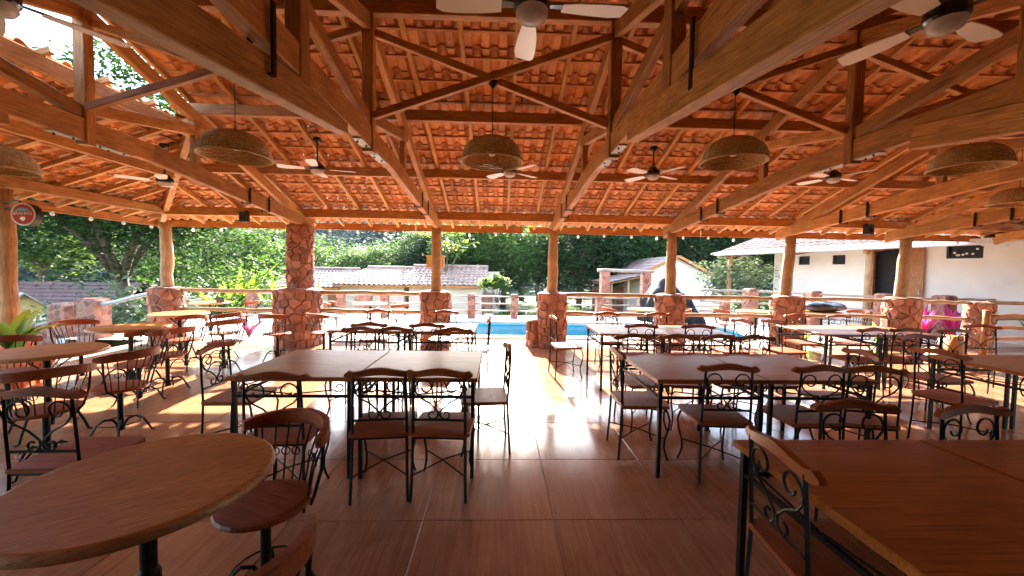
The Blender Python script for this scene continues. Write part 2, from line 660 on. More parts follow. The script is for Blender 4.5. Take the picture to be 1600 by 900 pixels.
def stone_pillar(parent, x, y, z0, z1, w, size=0.2, name='stone_pier', single=True):
    """round rubble pier: mortar core with separate stones laid round it; the half seen from the hall gets single stones"""
    r = w / 2
    h = z1 - z0
    core = MB()
    core.lathe([(0, 0), (r, 0), (r * .985, h * .5), (r * .97, h), (0, h)], 24)
    o = core.build(name, 'mortar', parent, (x, y, z0))
    rest = MB()
    view = atan2(-y, -x)           # direction from the pier to the hall
    per = 2 * pi * r
    for poly in cells(per, h, size):
        cs = sum(p[0] for p in poly) / len(poly)
        cz = sum(p[1] for p in poly) / len(poly)
        th0 = cs / r + view + pi
        # extra points on long edges so that stones follow the curve
        pts = []
        for a, b2 in zip(poly, poly[1:] + poly[:1]):
            pts.append(a)
            if abs(a[0] - b2[0]) > .11:
                pts.append(((a[0] + b2[0]) / 2, (a[1] + b2[1]) / 2))
        k = len(pts)
        dep = random.uniform(.012, .042)
        tilt = random.uniform(-.10, .10)
        mb = MB()
        for f, dd in ((1.0, -.02), (1.0, dep * .55), (.80, dep)):
            for p in pts:
                ss, zz = cs + (p[0] - cs) * f, cz + (p[1] - cz) * f
                th = ss / r + view + pi
                rr = r + dd + (tilt * (zz - cz) if dd == dep else 0) + (random.uniform(-.007, .007) if dd > 0 else 0)
                mb.v.append((rr * cos(th) - r * cos(th0), rr * sin(th) - r * sin(th0), zz - cz))
        for q in range(2):
            for i in range(k):
                j = (i + 1) % k
                mb.f.append((q * k + i, q * k + j, (q + 1) * k + j, (q + 1) * k + i))
        mb.f.append(tuple(2 * k + i for i in range(k)))
        d = (th0 - view + pi) % (2 * pi) - pi
        M = Matrix.Translation((r * cos(th0), r * sin(th0), cz))
        if single and abs(d) < 1.3:
            link('stone', mb.mesh('stone', 'stone'), o, M)
        else:
            n = len(rest.v)
            rest.v += [tuple(M @ Vector(q)) for q in mb.v]
            rest.f += [tuple(n + i for i in f) for f in mb.f]
    cap = MB()
    k = 18
    wv = [random.uniform(.95, 1.06) for _ in range(k)]
    for rr, zz in ((r, h - .05), (r * 1.05, h - .01), (r * 1.0, h + .02), (r * .75, h + .04)):
        for i in range(k):
            a = 2 * pi * i / k
            cap.v.append((rr * wv[i] * cos(a), rr * wv[i] * sin(a), zz + random.uniform(-.008, .008)))
    for q in range(3):
        for i in range(k):
            j = (i + 1) % k
            cap.f.append((q * k + i, q * k + j, (q + 1) * k + j, (q + 1) * k + i))
    cap.f.append(tuple(3 * k + i for i in range(k)))
    cap.build('cap', 'stone', o)
    if rest.v:
        tag(rest.build('stones', 'stone', o), kind='stuff')
    return o


# ================================================================== THE SETTING
# ---- terrain
def terrain_z(x, y):
    z = -0.32
    if y > 13.6:
        t = min(1, (y - 13.6) / 3.0)
        z = -0.32 - 1.3 * t * t * (3 - 2 * t)
    if x < -8.2:
        t = min(1, (-8.2 - x) / 5.0)
        z = min(z, -0.32 - 1.3 * t * t * (3 - 2 * t))
    if y > 48:
        t = (y - 48)
        z += 0.00185 * t * t if t < 110 else 0.00185 * 110 * 110 + (t - 110) * 0.30
        z += (sin(x * 0.021 + 1.3) * 5 + sin(x * 0.05 + y * 0.02) * 2.5) * min(1, t / 60)
    return z


mb = MB()
xs = [-600, -420, -300, -220, -170, -135, -110, -90, -75, -62, -50, -40, -32, -26, -21, -17, -14, -12, -10, -8.2, -4, 0, 4, 8, 12, 15, 18, 22, 27, 33, 40, 50, 62, 75, 90, 110, 135, 170, 220, 300, 420, 600]
ys = [-400, -200, -90, -40, -15, -5, 0, 5, 9, 13.6, 14.6, 15.6, 16.6, 19, 23, 28, 34, 41, 48, 56, 64, 72, 80, 90, 100, 112, 125, 140, 158, 180, 210, 250, 300, 380, 500]
for yy in ys:
    for xx in xs:
        mb.v.append((xx, yy, terrain_z(xx, yy)))
W_ = len(xs)
for j in range(len(ys) - 1):
    for i in range(W_ - 1):
        a = j * W_ + i
        # leave the pool basin open
        mb.f.append((a, a + 1, a + W_ + 1, a + W_))
gob = tag(mb.build('ground', 'ground', smooth=True), kind='structure')
# drop the ground under the pool basin
for vtx in gob.data.vertices:
    if -8.3 < vtx.co.x < 12.5 and 4.5 < vtx.co.y < 14:
        vtx.co.z = -1.8 if vtx.co.y < 13.9 else vtx.co.z

# ---- pavilion floor (grout bed + large wood-look tiles)
FX0, FX1, FY0, FY1 = -7.35, 13.9, -3.35, 8.42
mb = MB()
mb.box(((FX0 + FX1) / 2, (FY0 + FY1) / 2, -0.17), (FX1 - FX0, FY1 - FY0, 0.332))
floor = tag(mb.build('floor', 'grout'), kind='structure')
TWX, TWY = 0.81, 0.776
tile_me = MB()
g = 0.0022
tw, th = TWX - 2 * g, TWY - 2 * g
for (zz, ins) in ((-0.012, 0.0), (0.0005, 0.0), (0.002, 0.0018)):
    for sx, sy in ((-1, -1), (1, -1), (1, 1), (-1, 1)):
        tile_me.v.append((sx * (tw / 2 - ins), sy * (th / 2 - ins), zz))
for r in range(2):
    for i in range(4):
        j = (i + 1) % 4
        tile_me.f.append((r * 4 + i, r * 4 + j, (r + 1) * 4 + j, (r + 1) * 4 + i))
tile_me.f.append((8, 9, 10, 11))
tile_mesh = tile_me.mesh('floor_tile', 'floor_tile')
cand = []
for i in range(-10, 17):
    for j in range(-9, 7):
        cx, cy = 0.36 + (i + 0.5) * TWX, 3.11 + (j + 0.5) * TWY
        if cx - TWX / 2 < FX0 - .1 or cx + TWX / 2 > FX1 + .1 or cy - TWY / 2 < FY0 or cy + TWY / 2 > FY1 + 0.05:
            continue
        vis = cy > 0.6 and abs(cx) < 1.42 * cy + 1.0
        cand.append((0 if vis else 1, cy * cy + cx * cx, cx, cy))
cand.sort()
rest = MB()
for k, (_, _, cx, cy) in enumerate(cand):
    if k < 290:
        o = link('floor_tile', tile_mesh, floor)
        o.location = (cx, cy, 0)
        if random.random() < 0.5:
            o.rotation_euler = (0, 0, pi)
    else:
        n = len(rest.v)
        for vtx in tile_me.v:
            rest.v.append((vtx[0] + cx, vtx[1] + cy, vtx[2]))
        for f in tile_me.f:
            rest.f.append(tuple(n + q for q in f))
if rest.v:
    tag(rest.build('floor_tiles', 'floor_tile', floor), kind='stuff')

# ---- pool deck with a basin
PX0, PX1, PY0, PY1, PR = -2.75, 6.7, 9.25, 11.85, 1.1


def pool_outline(off=0.0, n=8):
    x0, x1, y0, y1, r = PX0 - off, PX1 + off, PY0 - off, PY1 + off, PR + off
    pts = []
    for cx, cy, a0 in ((x1 - r, y0 + r, -pi / 2), (x1 - r, y1 - r, 0), (x0 + r, y1 - r, pi / 2), (x0 + r, y0 + r, pi)):
        for k in range(n + 1):
            a = a0 + pi / 2 * k / n
            pts.append((cx + r * cos(a), cy + r * sin(a)))
    return pts


DX0, DX1, DY0, DY1 = -9.2, 13.5, 8.42, 13.5
inner = pool_outline(0.30)
mb = MB()
N = len(inner)


def outer_of(p):
    cx, cy = (PX0 + PX1) / 2, (PY0 + PY1) / 2
    dx, dy = p[0] - cx, p[1] - cy
    t = 1e9
    if dx > 1e-6:
        t = min(t, (DX1 - cx) / dx)
    if dx < -1e-6:
        t = min(t, (DX0 - cx) / dx)
    if dy > 1e-6:
        t = min(t, (DY1 - cy) / dy)
    if dy < -1e-6:
        t = min(t, (DY0 - cy) / dy)
    return (cx + dx * t, cy + dy * t)


mb.v = [(p[0], p[1], -0.03) for p in inner] + [(*outer_of(p), -0.03) for p in inner]
for i in range(N):
    j = (i + 1) % N
    mb.f.append((i, N + i, N + j, j))
# corner fillers
for cxy in ((DX0, DY0), (DX1, DY0), (DX1, DY1), (DX0, DY1)):
    best = sorted(range(N), key=lambda i: (mb.v[N + i][0] - cxy[0]) ** 2 + (mb.v[N + i][1] - cxy[1]) ** 2)
    i0 = best[0]
    # neighbours lying on the two different sides
    a = i0
    on_x = [i for i in range(N) if abs(mb.v[N + i][0] - cxy[0]) < 1e-4]
    on_y = [i for i in range(N) if abs(mb.v[N + i][1] - cxy[1]) < 1e-4]
    if on_x and on_y:
        ix = min(on_x, key=lambda i: abs(mb.v[N + i][1] - cxy[1]))
        iy = min(on_y, key=lambda i: abs(mb.v[N + i][0] - cxy[0]))
        if ix != iy:
            mb.v.append((*cxy, -0.03))
            q = len(mb.v) - 1
            mb.f.append((N + ix, q, N + iy))
tag(mb.build('pool_deck', 'deck'), kind='structure')
# deck edges
mb = MB()
mb.box(((DX0 + DX1) / 2, DY1 + 0.1, -0.35), (DX1 - DX0, 0.2, 0.66))
mb.box((DX0 - 0.1, (DY0 + DY1) / 2 + .1, -0.35), (0.2, DY1 - DY0 + .2, 0.66))
tag(mb.build('deck_kerb', 'coping'), kind='structure')
# basin and water
ol = pool_outline(0)
mb = MB()
N = len(ol)
mb.v = [(p[0], p[1], -0.03) for p in ol] + [(p[0], p[1], -0.72) for p in ol]
for i in range(N):
    j = (i + 1) % N
    mb.f.append((i, j, N + j, N + i))
mb.f.append(tuple(N + i for i in range(N)))
pool = tag(mb.build('pool', 'pool_tile'), kind='structure')
mb = MB()
mb.v = [(p[0], p[1], -0.10) for p in pool_outline(-0.002)]
mb.f = [tuple(range(N))]
tag(mb.build('pool_water', 'water'), kind='structure')
# coping stones round the pool: each one a piece
ol2 = pool_outline(0.31)
lens = []
dense_in, dense_out = pool_outline(-0.03, 12), pool_outline(0.305, 12)
Nn = len(dense_in)


def along(pts):
    acc = [0]
    for i in range(len(pts)):
        a, b2 = pts[i], pts[(i + 1) % len(pts)]
        acc.append(acc[-1] + sqrt((a[0] - b2[0]) ** 2 + (a[1] - b2[1]) ** 2))
    return acc


acc = along(dense_in)


def at_len(s_):
    s_ %= acc[-1]
    for i in range(Nn):
        if acc[i + 1] >= s_:
            t = (s_ - acc[i]) / max(1e-9, acc[i + 1] - acc[i])
            j = (i + 1) % Nn
            return (tuple(dense_in[i][k] + (dense_in[j][k] - dense_in[i][k]) * t for k in (0, 1)),
                    tuple(dense_out[i][k] + (dense_out[j][k] - dense_out[i][k]) * t for k in (0, 1)))


ncop = int(acc[-1] / 0.5)
for k in range(ncop):
    s0, s1 = acc[-1] * k / ncop + 0.006, acc[-1] * (k + 1) / ncop - 0.006
    smid = (s0 + s1) / 2
    (i0, o0), (im, om), (i1, o1) = at_len(s0), at_len(smid), at_len(s1)
    mb = MB()
    dz = random.uniform(-.003, .003)
    mb.prism([i0, o0, om, o1, i1, im], 'z', -0.07, 0.012 + dz)
    mb.build('coping_stone', 'coping', pool)

# ---- unseen wall and soffit added behind the viewer to keep the foreground dim
mb = MB()
mb.box((3.2, -3.5, 1.5), (22, 0.25, 3.6))
tag(mb.build('wall', 'wall_back'), kind='structure')
mb = MB()
mb.box((3.2, -2.2, 2.5), (22, 2.5, 0.08))
tag(mb.build('ceiling', 'wall_back'), kind='structure')

# ================================================================== THE PAVILION
pav = thing('pavilion', 'open timber pavilion with exposed trusses, clay tile roof and stone pier posts', 'pavilion')
TAN = 0.346
ANG = math.atan(TAN)
CA, SA = cos(ANG), sin(ANG)
YR = 3.87
YP = 8.0
ZP = 2.67
XL = -6.73


def zp(y):
    return ZP + TAN * (YP - y) if y >= YR else ZP + TAN * (YP - (2 * YR - y))


XE = 13.6
TR = [-3.98, -1.30, 1.12, 3.59, 6.12, 8.62, 11.15]
POST = [-6.73, -4.09, -1.31, 1.11, 3.61, 6.15, 8.69, 11.2]

# piers and posts along the pool side
for k, x in enumerate(POST):
    if k == 1:
        stone_pillar(pav, x, 7.95, -0.03, 1.12, 0.84, 0.17)
        stone_pillar(pav, x + 0.02, 8.0, 1.11, 2.40, 0.46, 0.15, 'stone_shaft')
        continue
    w = 0.58 if k != 0 else 0.54
    if k == 7:
        stone_pillar(pav, 10.45, 8.0, -0.03, 1.02, 0.42, 0.18)
        log_obj('post', (12.2, 8, -0.03), (12.2, 8, 2.44), 0.105, 0.095, 'log', pav)
        continue
    stone_pillar(pav, x, 7.99, -0.03, 1.10, w, 0.165)
    if k == 3:
        stone_pillar(pav, x - 0.36, 8.05, -0.03, 0.52, 0.30, 0.17, 'stone_buttress')
    lean = 0.05 if k in (5, 6) else 0.0
    log_obj('post', (x - lean, 8, 1.05), (x + lean * .6, 8, 2.44), 0.108, 0.098, 'log', pav, 12, 8, 0.012)
# left side and near side posts
for y in (5.46, 2.8, 0.15):
    if y > 5:
        stone_pillar(pav, XL - 0.05, y + .02, -0.03, 0.66, 0.5, 0.2)
    log_obj('post', (XL, y, -0.03), (XL, y, 2.56), 0.112, 0.10, 'log', pav, 12, 8, 0.012)
for x in POST[1:]:
    log_obj('post', (x, -0.62, -0.03), (x, -0.62, 2.45), 0.108, 0.098, 'log', pav)

# purlins (along X)
for y, w, h in ((8.0, .10, .15), (6.55, .08, .14), (5.27, .08, .14), (YR, .09, .17),
                (2 * YR - 5.27, .08, .14), (2 * YR - 6.55, .08, .14), (-0.26, .10, .15)):
    x0 = {8.0: -6.73, 6.55: -5.28}.get(y, -4.22)
    if y < 0:
        x0 = -6.73
    elif y < 1.5:
        x0 = -5.28
    cuts = [x0] + [t + 0.25 for t in TR if t + .25 > x0 + 1.2][::2] + [XE]
    for a, b2 in zip(cuts[:-1], cuts[1:]):
        beam('purlin', (a + .002, y, zp(y)), (b2 - .002, y, zp(y)), w, h, 'beam', pav)
# left lean-to purlins (along Y)


def zl(x):
    return ZP + TAN * (x - XL)


beam('purlin', (XL, 8.06, zl(XL) - .002), (XL, -0.26, zl(XL) - .002), .10, .15, 'beam', pav)
beam('purlin', (-5.5, 6.7, zl(-5.5)), (-5.5, 1.0, zl(-5.5)), .08, .14, 'beam', pav)
beam('purlin', (-4.42, 5.7, zl(-4.42)), (-4.42, 2.1, zl(-4.42)), .09, .15, 'beam', pav)
# hip rafters
beam('hip_rafter', (-7.42, 8.69, zl(-7.42) + .03), (-4.3, 5.57, zl(-4.3) + .03), .09, .16, 'beam', pav)
beam('hip_rafter', (-7.42, 2 * YR - 8.69, zl(-7.42) + .03), (-4.3, 2 * YR - 5.57, zl(-4.3) + .03), .09, .16, 'beam', pav)

# rafters (down the slopes)
RO = 0.105
x = -7.1
while x < XE:
    x += 0.605
    if any(abs(x - t) < 0.09 for t in TR):
        x += 0.1
    ytop = YR + .03 if x > -4.15 else 8 - (x - XL)
    if x > -7.2 and ytop < 8.5:
        wv = random.uniform(-.012, .012)
        beam('rafter', (x, 8.70, zp(8.70) + RO), (x + wv, ytop, zp(ytop) + RO), .05, .065, 'rafter', pav, 0.004)
        yb = 2 * YR - ytop
        beam('rafter', (x, 2 * YR - 8.70, zp(8.70) + RO), (x + wv, yb, zp(ytop) + RO), .05, .065, 'rafter', pav, 0.004)
y = 8.4
while y > 2 * YR - 8.3:
    xtop = -4.32
    half = abs(y - YR)
    if half > 4.13 - (xtop - XL):
        xtop = XL + (4.13 - half)
    if xtop > -7.2:
        beam('rafter', (-7.42, y, zl(-7.42) + RO), (xtop, y, zl(xtop) + RO), .05, .065, 'rafter', pav, 0.004)
    y -= 0.56

# battens under the tiles
ROWP = 0.345
BO = 0.150
V0 = -0.80
nrow = 15


def left_x(y):
    yy = y if y >= YR else 2 * YR - y
    return -4.14 if yy < 5.57 else XL + (8 - yy)


for r in range(nrow):
    v = V0 + 0.30 + r * ROWP
    y = 8 - v * CA
    if y < YR + 0.05:
        break
    x0 = left_x(y)
    z = zp(y) + BO
    xm = 4.9 + random.uniform(-1, 1)
    for a, b2 in ((x0, xm - .002), (xm + .002, XE)):
        beam('batten', (a, y, z), (b2, y, z), .04, .022, 'batten', pav, 0.002)
        beam('batten', (a, 2 * YR - y, z), (b2, 2 * YR - y, z), .04, .022, 'batten', pav, 0.002)
for r in range(10):
    v = V0 + 0.30 + r * ROWP
    x = XL + v * CA
    if x > -4.34:
        break
    half = 4.13 - (x - XL)
    beam('batten', (x, YR + half, zl(x) + BO), (x, YR - half, zl(x) + BO), .04, .022, 'batten', pav, 0.002)

# fascia boards
zf = zp(8.74) + 0.085
for a, b2 in ((-7.47, -1.9), (-1.88, 0.52), (0.66, 4.6), (4.62, 9.0), (9.02, XE)):
    beam('fascia_board', (a, 8.74, zf), (b2, 8.74, zf), .03, .145, 'fascia', pav, 0.003)
beam('fascia_board', (-7.48, 8.75, zf - .002), (-7.48, 2 * YR - 8.75, zf - .002), .03, .145, 'fascia', pav, 0.003)
beam('fascia_board', (-7.47, 2 * YR - 8.74, zf), (XE, 2 * YR - 8.74, zf), .03, .145, 'fascia', pav, 0.003)

# trusses
for t, x in enumerate(TR):
    dx = random.uniform(-.01, .01)
    # tie beam: three lengths, the outer ones rising towards the middle
    tie = beam('truss', (x, 8.30, 2.47), (x, 4.55, 2.83), .085, .20, 'beam', pav, 0.008)
    inv = tie.matrix_basis.inverted()

    def sub(name, p0, p1, w, h, mat='beam', ch=0.006):
        o = beam(name, p0, p1, w, h, mat, pav, ch)
        Mw = o.matrix_basis.copy()
        o.parent = tie
        o.matrix_basis = inv @ Mw
        return o
    sub('tie_beam', (x + .001, 4.56, 2.832), (x + .001, 1.55, 2.86), .082, .20)
    sub('tie_beam', (x - .012, 3.25, 2.76), (x - .012, -0.85, 2.17), .10, .20, ch=0.008)
    # principal rafters
    sub('principal_rafter', (x, 8.34, zp(8.34) - .15), (x, YR + .05, zp(YR + .05) - .15), .07, .15)
    sub('principal_rafter', (x, 2 * YR - 8.34, zp(8.34) - .15), (x, YR - .05, zp(YR + .05) - .15), .07, .15)
    # king post, queen posts, struts
    sub('king_post', (x, YR, 2.70), (x, YR, zp(YR) - .08), .11, .095)
    yq0, yq1 = 5.2, 2 * YR - 5.2
    sub('queen_post', (x, yq0, 2.86), (x, yq0, zp(yq0) - .20), .07, .10)
    sub('queen_post', (x, yq1, 2.74), (x, yq1, zp(yq0) - .20), .10, .12)
    sub('strut', (x, YR + .05, 3.06), (x, yq0 + .15, zp(yq0 + .15) - .24), .065, .12)
    sub('strut', (x, YR - .05, 3.0), (x, yq1 - .25, zp(yq0 + .25) - .24), .065, .12)
    # iron straps and the splice plate
    for ys, za, zb in ((2.17, 2.60, 2.98), (6.7, 2.51, 2.75), (6.2, 2.56, 2.80)):
        mb = MB()
        for s_ in (-1, 1):
            mb.box((x + s_ * .062, ys, (za + zb) / 2 - .0), (.012, .035, zb - za))
        mb.box((x, ys, za - .004), (.136, .035, .012))
        o = mb.build('strap', 'iron', tie)
        o.matrix_basis = inv
    mb = MB()
    mb.prism([(4.30, 2.722), (3.55, 2.728), (3.55, 2.736), (4.30, 2.730)], 'x', x - .043, x + .043)
    o = mb.build('splice_plate', 'steel', tie)
    o.matrix_basis = inv
    for q in range(6):
        mb = MB().tube([(x - .02 + .04 * (q % 2), 3.62 + q * .12, 2.712), (x - .02 + .04 * (q % 2), 3.62 + q * .12, 2.726)], .009, 6)
        mb.build('bolt', 'iron', tie).matrix_basis = inv

# crossed braces along the ridge
for a, b2 in zip(TR[:-1], TR[1:]):
    beam('brace', (a + .055, YR - .035, 3.04), (b2 - .055, YR - .035, 3.86), .06, .07, 'beam', pav)
    beam('brace', (a + .055, YR + .035, 3.86), (b2 - .055, YR + .035, 3.04), .06, .07, 'beam', pav)

# roof tiles
prof = [(0.0, 0.014), (0.012, 0.0), (0.088, 0.0), (0.104, 0.018), (0.122, 0.042), (0.150, 0.052), (0.178, 0.042), (0.205, 0.012)]
TL = 0.41
tmb = MB()
K = len(prof)
for yv, lift in ((0.0, 0.026), (TL, 0.004)):
    for px_, pz in prof:
        tmb.v.append((px_, yv, pz + lift))
    for px_, pz in prof:
        tmb.v.append((px_, yv, pz + lift - 0.013))
for i in range(K - 1):
    tmb.f.append((i, i + 1, 2 * K + i + 1, 2 * K + i))
    tmb.f.append((K + i + 1, K + i, 3 * K + i, 3 * K + i + 1))
    tmb.f.append((i + 1, i, K + i, K + i + 1))
    tmb.f.append((2 * K + i, 2 * K + i + 1, 3 * K + i + 1, 3 * K + i))
tmb.f.append((0, 2 * K, 3 * K, K))
tmb.f.append((K - 1, 2 * K - 1, 4 * K - 1, 3 * K - 1))
tile_me3 = tmb.mesh('roof_tile', 'roof_tile')
TO = 0.165
CW = 0.198


def frame(u, v, n, p):
    return Matrix(((u[0], v[0], n[0], p[0]), (u[1], v[1], n[1], p[1]), (u[2], v[2], n[2], p[2]), (0, 0, 0, 1)))


tiles = []   # (priority, matrix)
for r in range(nrow + 1):
    v = V0 + r * ROWP
    y = 8 - v * CA
    if y < YR + 0.12:
        break
    z = zp(y) + TO
    x0 = left_x(y)
    nx = int((XE + 0.15 - x0) / CW)
    for i in range(nx):
        xx = XE + 0.12 - i * CW
        j = random.uniform(-.004, .004)
        d = sqrt(xx * xx + y * y + (z - 1.55) ** 2)
        inview = abs(xx - .1 * 0) < 1.3 * y and y < 7.6
        tiles.append((d if inview else 50 + d, frame((-1, 0, 0), (0, -CA, SA), (0, SA, CA), (xx, y + j, z + random.uniform(-.002, .003)))))
        tiles.append((200 + d, frame((1, 0, 0), (0, CA, SA), (0, -SA, CA), (xx - CW, 2 * YR - y + j, z))))
for r in range(11):
    v = V0 + r * ROWP
    x = XL + v * CA
    if x > -4.75:
        break
    half = 4.13 - (x - XL)
    ny = int(2 * half / CW)
    for i in range(ny + 1):
        yy = YR + half - i * CW
        d = sqrt(x * x + yy * yy + 2)
        tiles.append((d if (yy > 4.2) else 100 + d, frame((0, -1, 0), (CA, 0, SA), (-SA, 0, CA), (x, yy, zl(x) + TO))))
tiles.sort(key=lambda t_: t_[0])
rest = MB()
for k, (_, M) in enumerate(tiles):
    if k < 295:
        link('roof_tile', tile_me3, pav, M)
    else:
        n = len(rest.v)
        rest.v += [tuple(M @ Vector(q)) for q in tmb.v]
        rest.f += [tuple(n + q for q in f) for f in tmb.f]
tag(rest.build('roof_tiles', 'roof_tile', pav), kind='stuff')
# ridge and hip caps
cap_prof = [(-.17, -.05), (-.11, .03), (0, .06), (.11, .03), (.17, -.05)]


def cap_run(p0, p1, name):
    p0, p1 = Vector(p0), Vector(p1)
    L = (p1 - p0).length
    x = (p1 - p0).normalized()
    y = Vector((0, 0, 1)).cross(x).normalized()
    z = x.cross(y)
    mb = MB()
    n = int(L / 0.36)
    for i in range(n):
        base = len(mb.v)
        for t, sc in ((i * L / n, 1.08), ((i + 1.12) * L / n, 0.92)):
            for a, b2 in cap_prof:
                mb.v.append(tuple(p0 + x * t + y * a * sc + z * (b2 * sc)))
        for k in range(4):
            mb.f.append((base + k, base + k + 1, base + 5 + k + 1, base + 5 + k))
    tag(mb.build(name, 'roof_tile', pav), kind='stuff')


zr = zp(YR) + TO + .05
cap_run((-4.2, YR, zr), (XE, YR, zr), 'ridge_caps')
cap_run((-7.5, 8.77, zl(-7.5) + TO + .03), (-4.3, 5.57, zl(-4.3) + TO + .03), 'hip_caps')
cap_run((-7.5, 2 * YR - 8.77, zl(-7.5) + TO + .03), (-4.3, 2 * YR - 5.57, zl(-4.3) + TO + .03), 'hip_caps')

# rustic hand rails between the piers
for a, b2 in ((0, 1), (1, 2), (3, 4), (4, 5), (5, 6)):
    for z in (1.075, 0.70):
        xa, xb = POST[a] + (.29 if a != 1 else .42), POST[b2] - (.29 if b2 != 1 else .42)
        log_obj('handrail', (xa - .06, 8.02, z + random.uniform(-.015, .015)), (xb + .06, 8.02, z + random.uniform(-.015, .015)), .042, .036, 'rail_log', pav, 8, 7, 0.014)
for z in (1.05, 0.70):
    log_obj('handrail', (POST[6] + .30, 8.02, z), (10.25, 8.02, z - .02), .042, .036, 'rail_log', pav, 8, 7, 0.014)
    log_obj('handrail', (10.65, 8.02, z), (13.0, 8.02, z - .02), .042, .036, 'rail_log', pav, 8, 7, 0.014)

# ================================================================== FURNITURE


def spiral(c, r0, r1, a0, a1, n=14):
    """points of a spiral in local XZ"""
    pts = []
    for i in range(n + 1):
        t = i / n
        a = a0 + (a1 - a0) * t
        r = r0 + (r1 - r0) * t
        pts.append((c[0] + r * cos(a), c[1] + r * sin(a)))
    return pts


def make_chair():
    """iron side chair: local origin on the floor under the seat, faces +Y, back at -Y"""
    t = thing('iron_chair', '', 'chair')
    # wooden seat with rounded corners
    hw, hd, r = .205, .20, .03
    pts = []
    for cx, cy, a0 in ((hw - r, -hd + r, -pi / 2), (hw - r, hd - r, 0), (-hw + r, hd - r, pi / 2), (-hw + r, -hd + r, pi)):
        for k in range(4):
            a = a0 + pi / 2 * k / 3
            pts.append((cx + r * cos(a), cy + r * sin(a)))
    MB().prism(pts, 'z', 0.437, 0.462).build('seat', 'chair_wood', t)
    # wavy top rail
    n = 16
    top, bot = [], []
    for i in range(n + 1):
        u = -1 + 2 * i / n
        x = u * .222
        zt = .890 + .018 * cos(u * pi) * (1 - 0.25 * abs(u)) + (.012 if abs(u) > .8 else 0) * (1 - (abs(u) - .9) ** 2 * 100)
        zb = .850 + .011 * cos(u * pi)
        if abs(u) == 1:
            zt -= .012
            zb += .012
        top.append((x, zt))
        bot.append((x, zb))
    mb = MB()
    yc = -.205
    for k, (yo, ) in enumerate(((-.014,), (.014,))):
        for (x, z) in top:
            mb.v.append((x, yc + yo - .022 * (1 - (x / .222) ** 2) + .01, z))
        for (x, z) in bot:
            mb.v.append((x, yc + yo - .022 * (1 - (x / .222) ** 2) + .01, z))
    m = n + 1
    for i in range(n):
        mb.f.append((i + 1, i, m + i, m + i + 1))
        mb.f.append((2 * m + i, 2 * m + i + 1, 3 * m + i + 1, 3 * m + i))
        mb.f.append((i, i + 1, 2 * m + i + 1, 2 * m + i))
        mb.f.append((m + i + 1, m + i, 3 * m + i, 3 * m + i + 1))
    mb.f.append((0, 2 * m, 3 * m, m))
    mb.f.append((m - 1, 2 * m - 1, 4 * m - 1, 3 * m - 1))
    mb.build('top_rail', 'chair_wood', t)
    # back legs run up to the rail
    for s in (-1, 1):
        MB().tube([(s * .185, -.215, 0), (s * .178, -.20, .22), (s * .175, -.19, .45), (s * .172, -.203, .68), (s * .165, -.212, .86)], .010, 4).build('leg', 'iron', t)
    # cabriole front legs
    for s in (-1, 1):
        P = [(.165, .165, .437), (.182, .185, .40), (.195, .20, .34), (.188, .192, .26), (.168, .172, .17), (.166, .170, .10), (.178, .182, .04), (.190, .194, 0)]
        MB().tube([(s * a, b2, c) for a, b2, c in P], .009, 5).build('leg', 'iron', t)
    # crossed stretchers
    mb = MB()
    mb.tube([(-.18, -.205, .175), (0, -.01, .195), (.170, .175, .175)], .0055, 5)
    mb.tube([(.18, -.205, .175), (0, -.01, .186), (-.170, .175, .175)], .0055, 5)
    mb.build('stretcher', 'iron', t)
    # seat frame
    mb = MB()
    mb.tube([(-.17, -.19, .428), (.17, -.19, .428), (.165, .17, .428), (-.165, .17, .428)], .008, 4, True)
    mb.build('seat_frame', 'iron', t)
    MB().tube([(-.172, -.198, .555), (.172, -.198, .555)], .008, 4).build('crossbar', 'iron', t)
    # scrolls in the back
    mb = MB()

    def sc(pts, r=.0058):
        mb.tube([(x, -.200 - .012 * max(0, (z - .6) / .25), z) for x, z in pts], r, 5)
    for s in (-1, 1):
        up = [(s * .004, .585), (s * .012, .620), (s * .06, .668), (s * .125, .705), (s * .155, .745)]
        sp = [(s * (.092 + (x)), z) for x, z in [(q[0], .775 + q[1]) for q in spiral((0, 0), .066, .020, -.35, 2 * pi * 0.98, 20)]]
        sc(up + sp)
        lo = spiral((.045, .592), .036, .014, pi * 1.05, pi * 2.75, 14)
        sc([(s * .004, .615)] + [(s * a, b2) for a, b2 in lo])
    mb.build('scroll', 'iron', t)
    return t


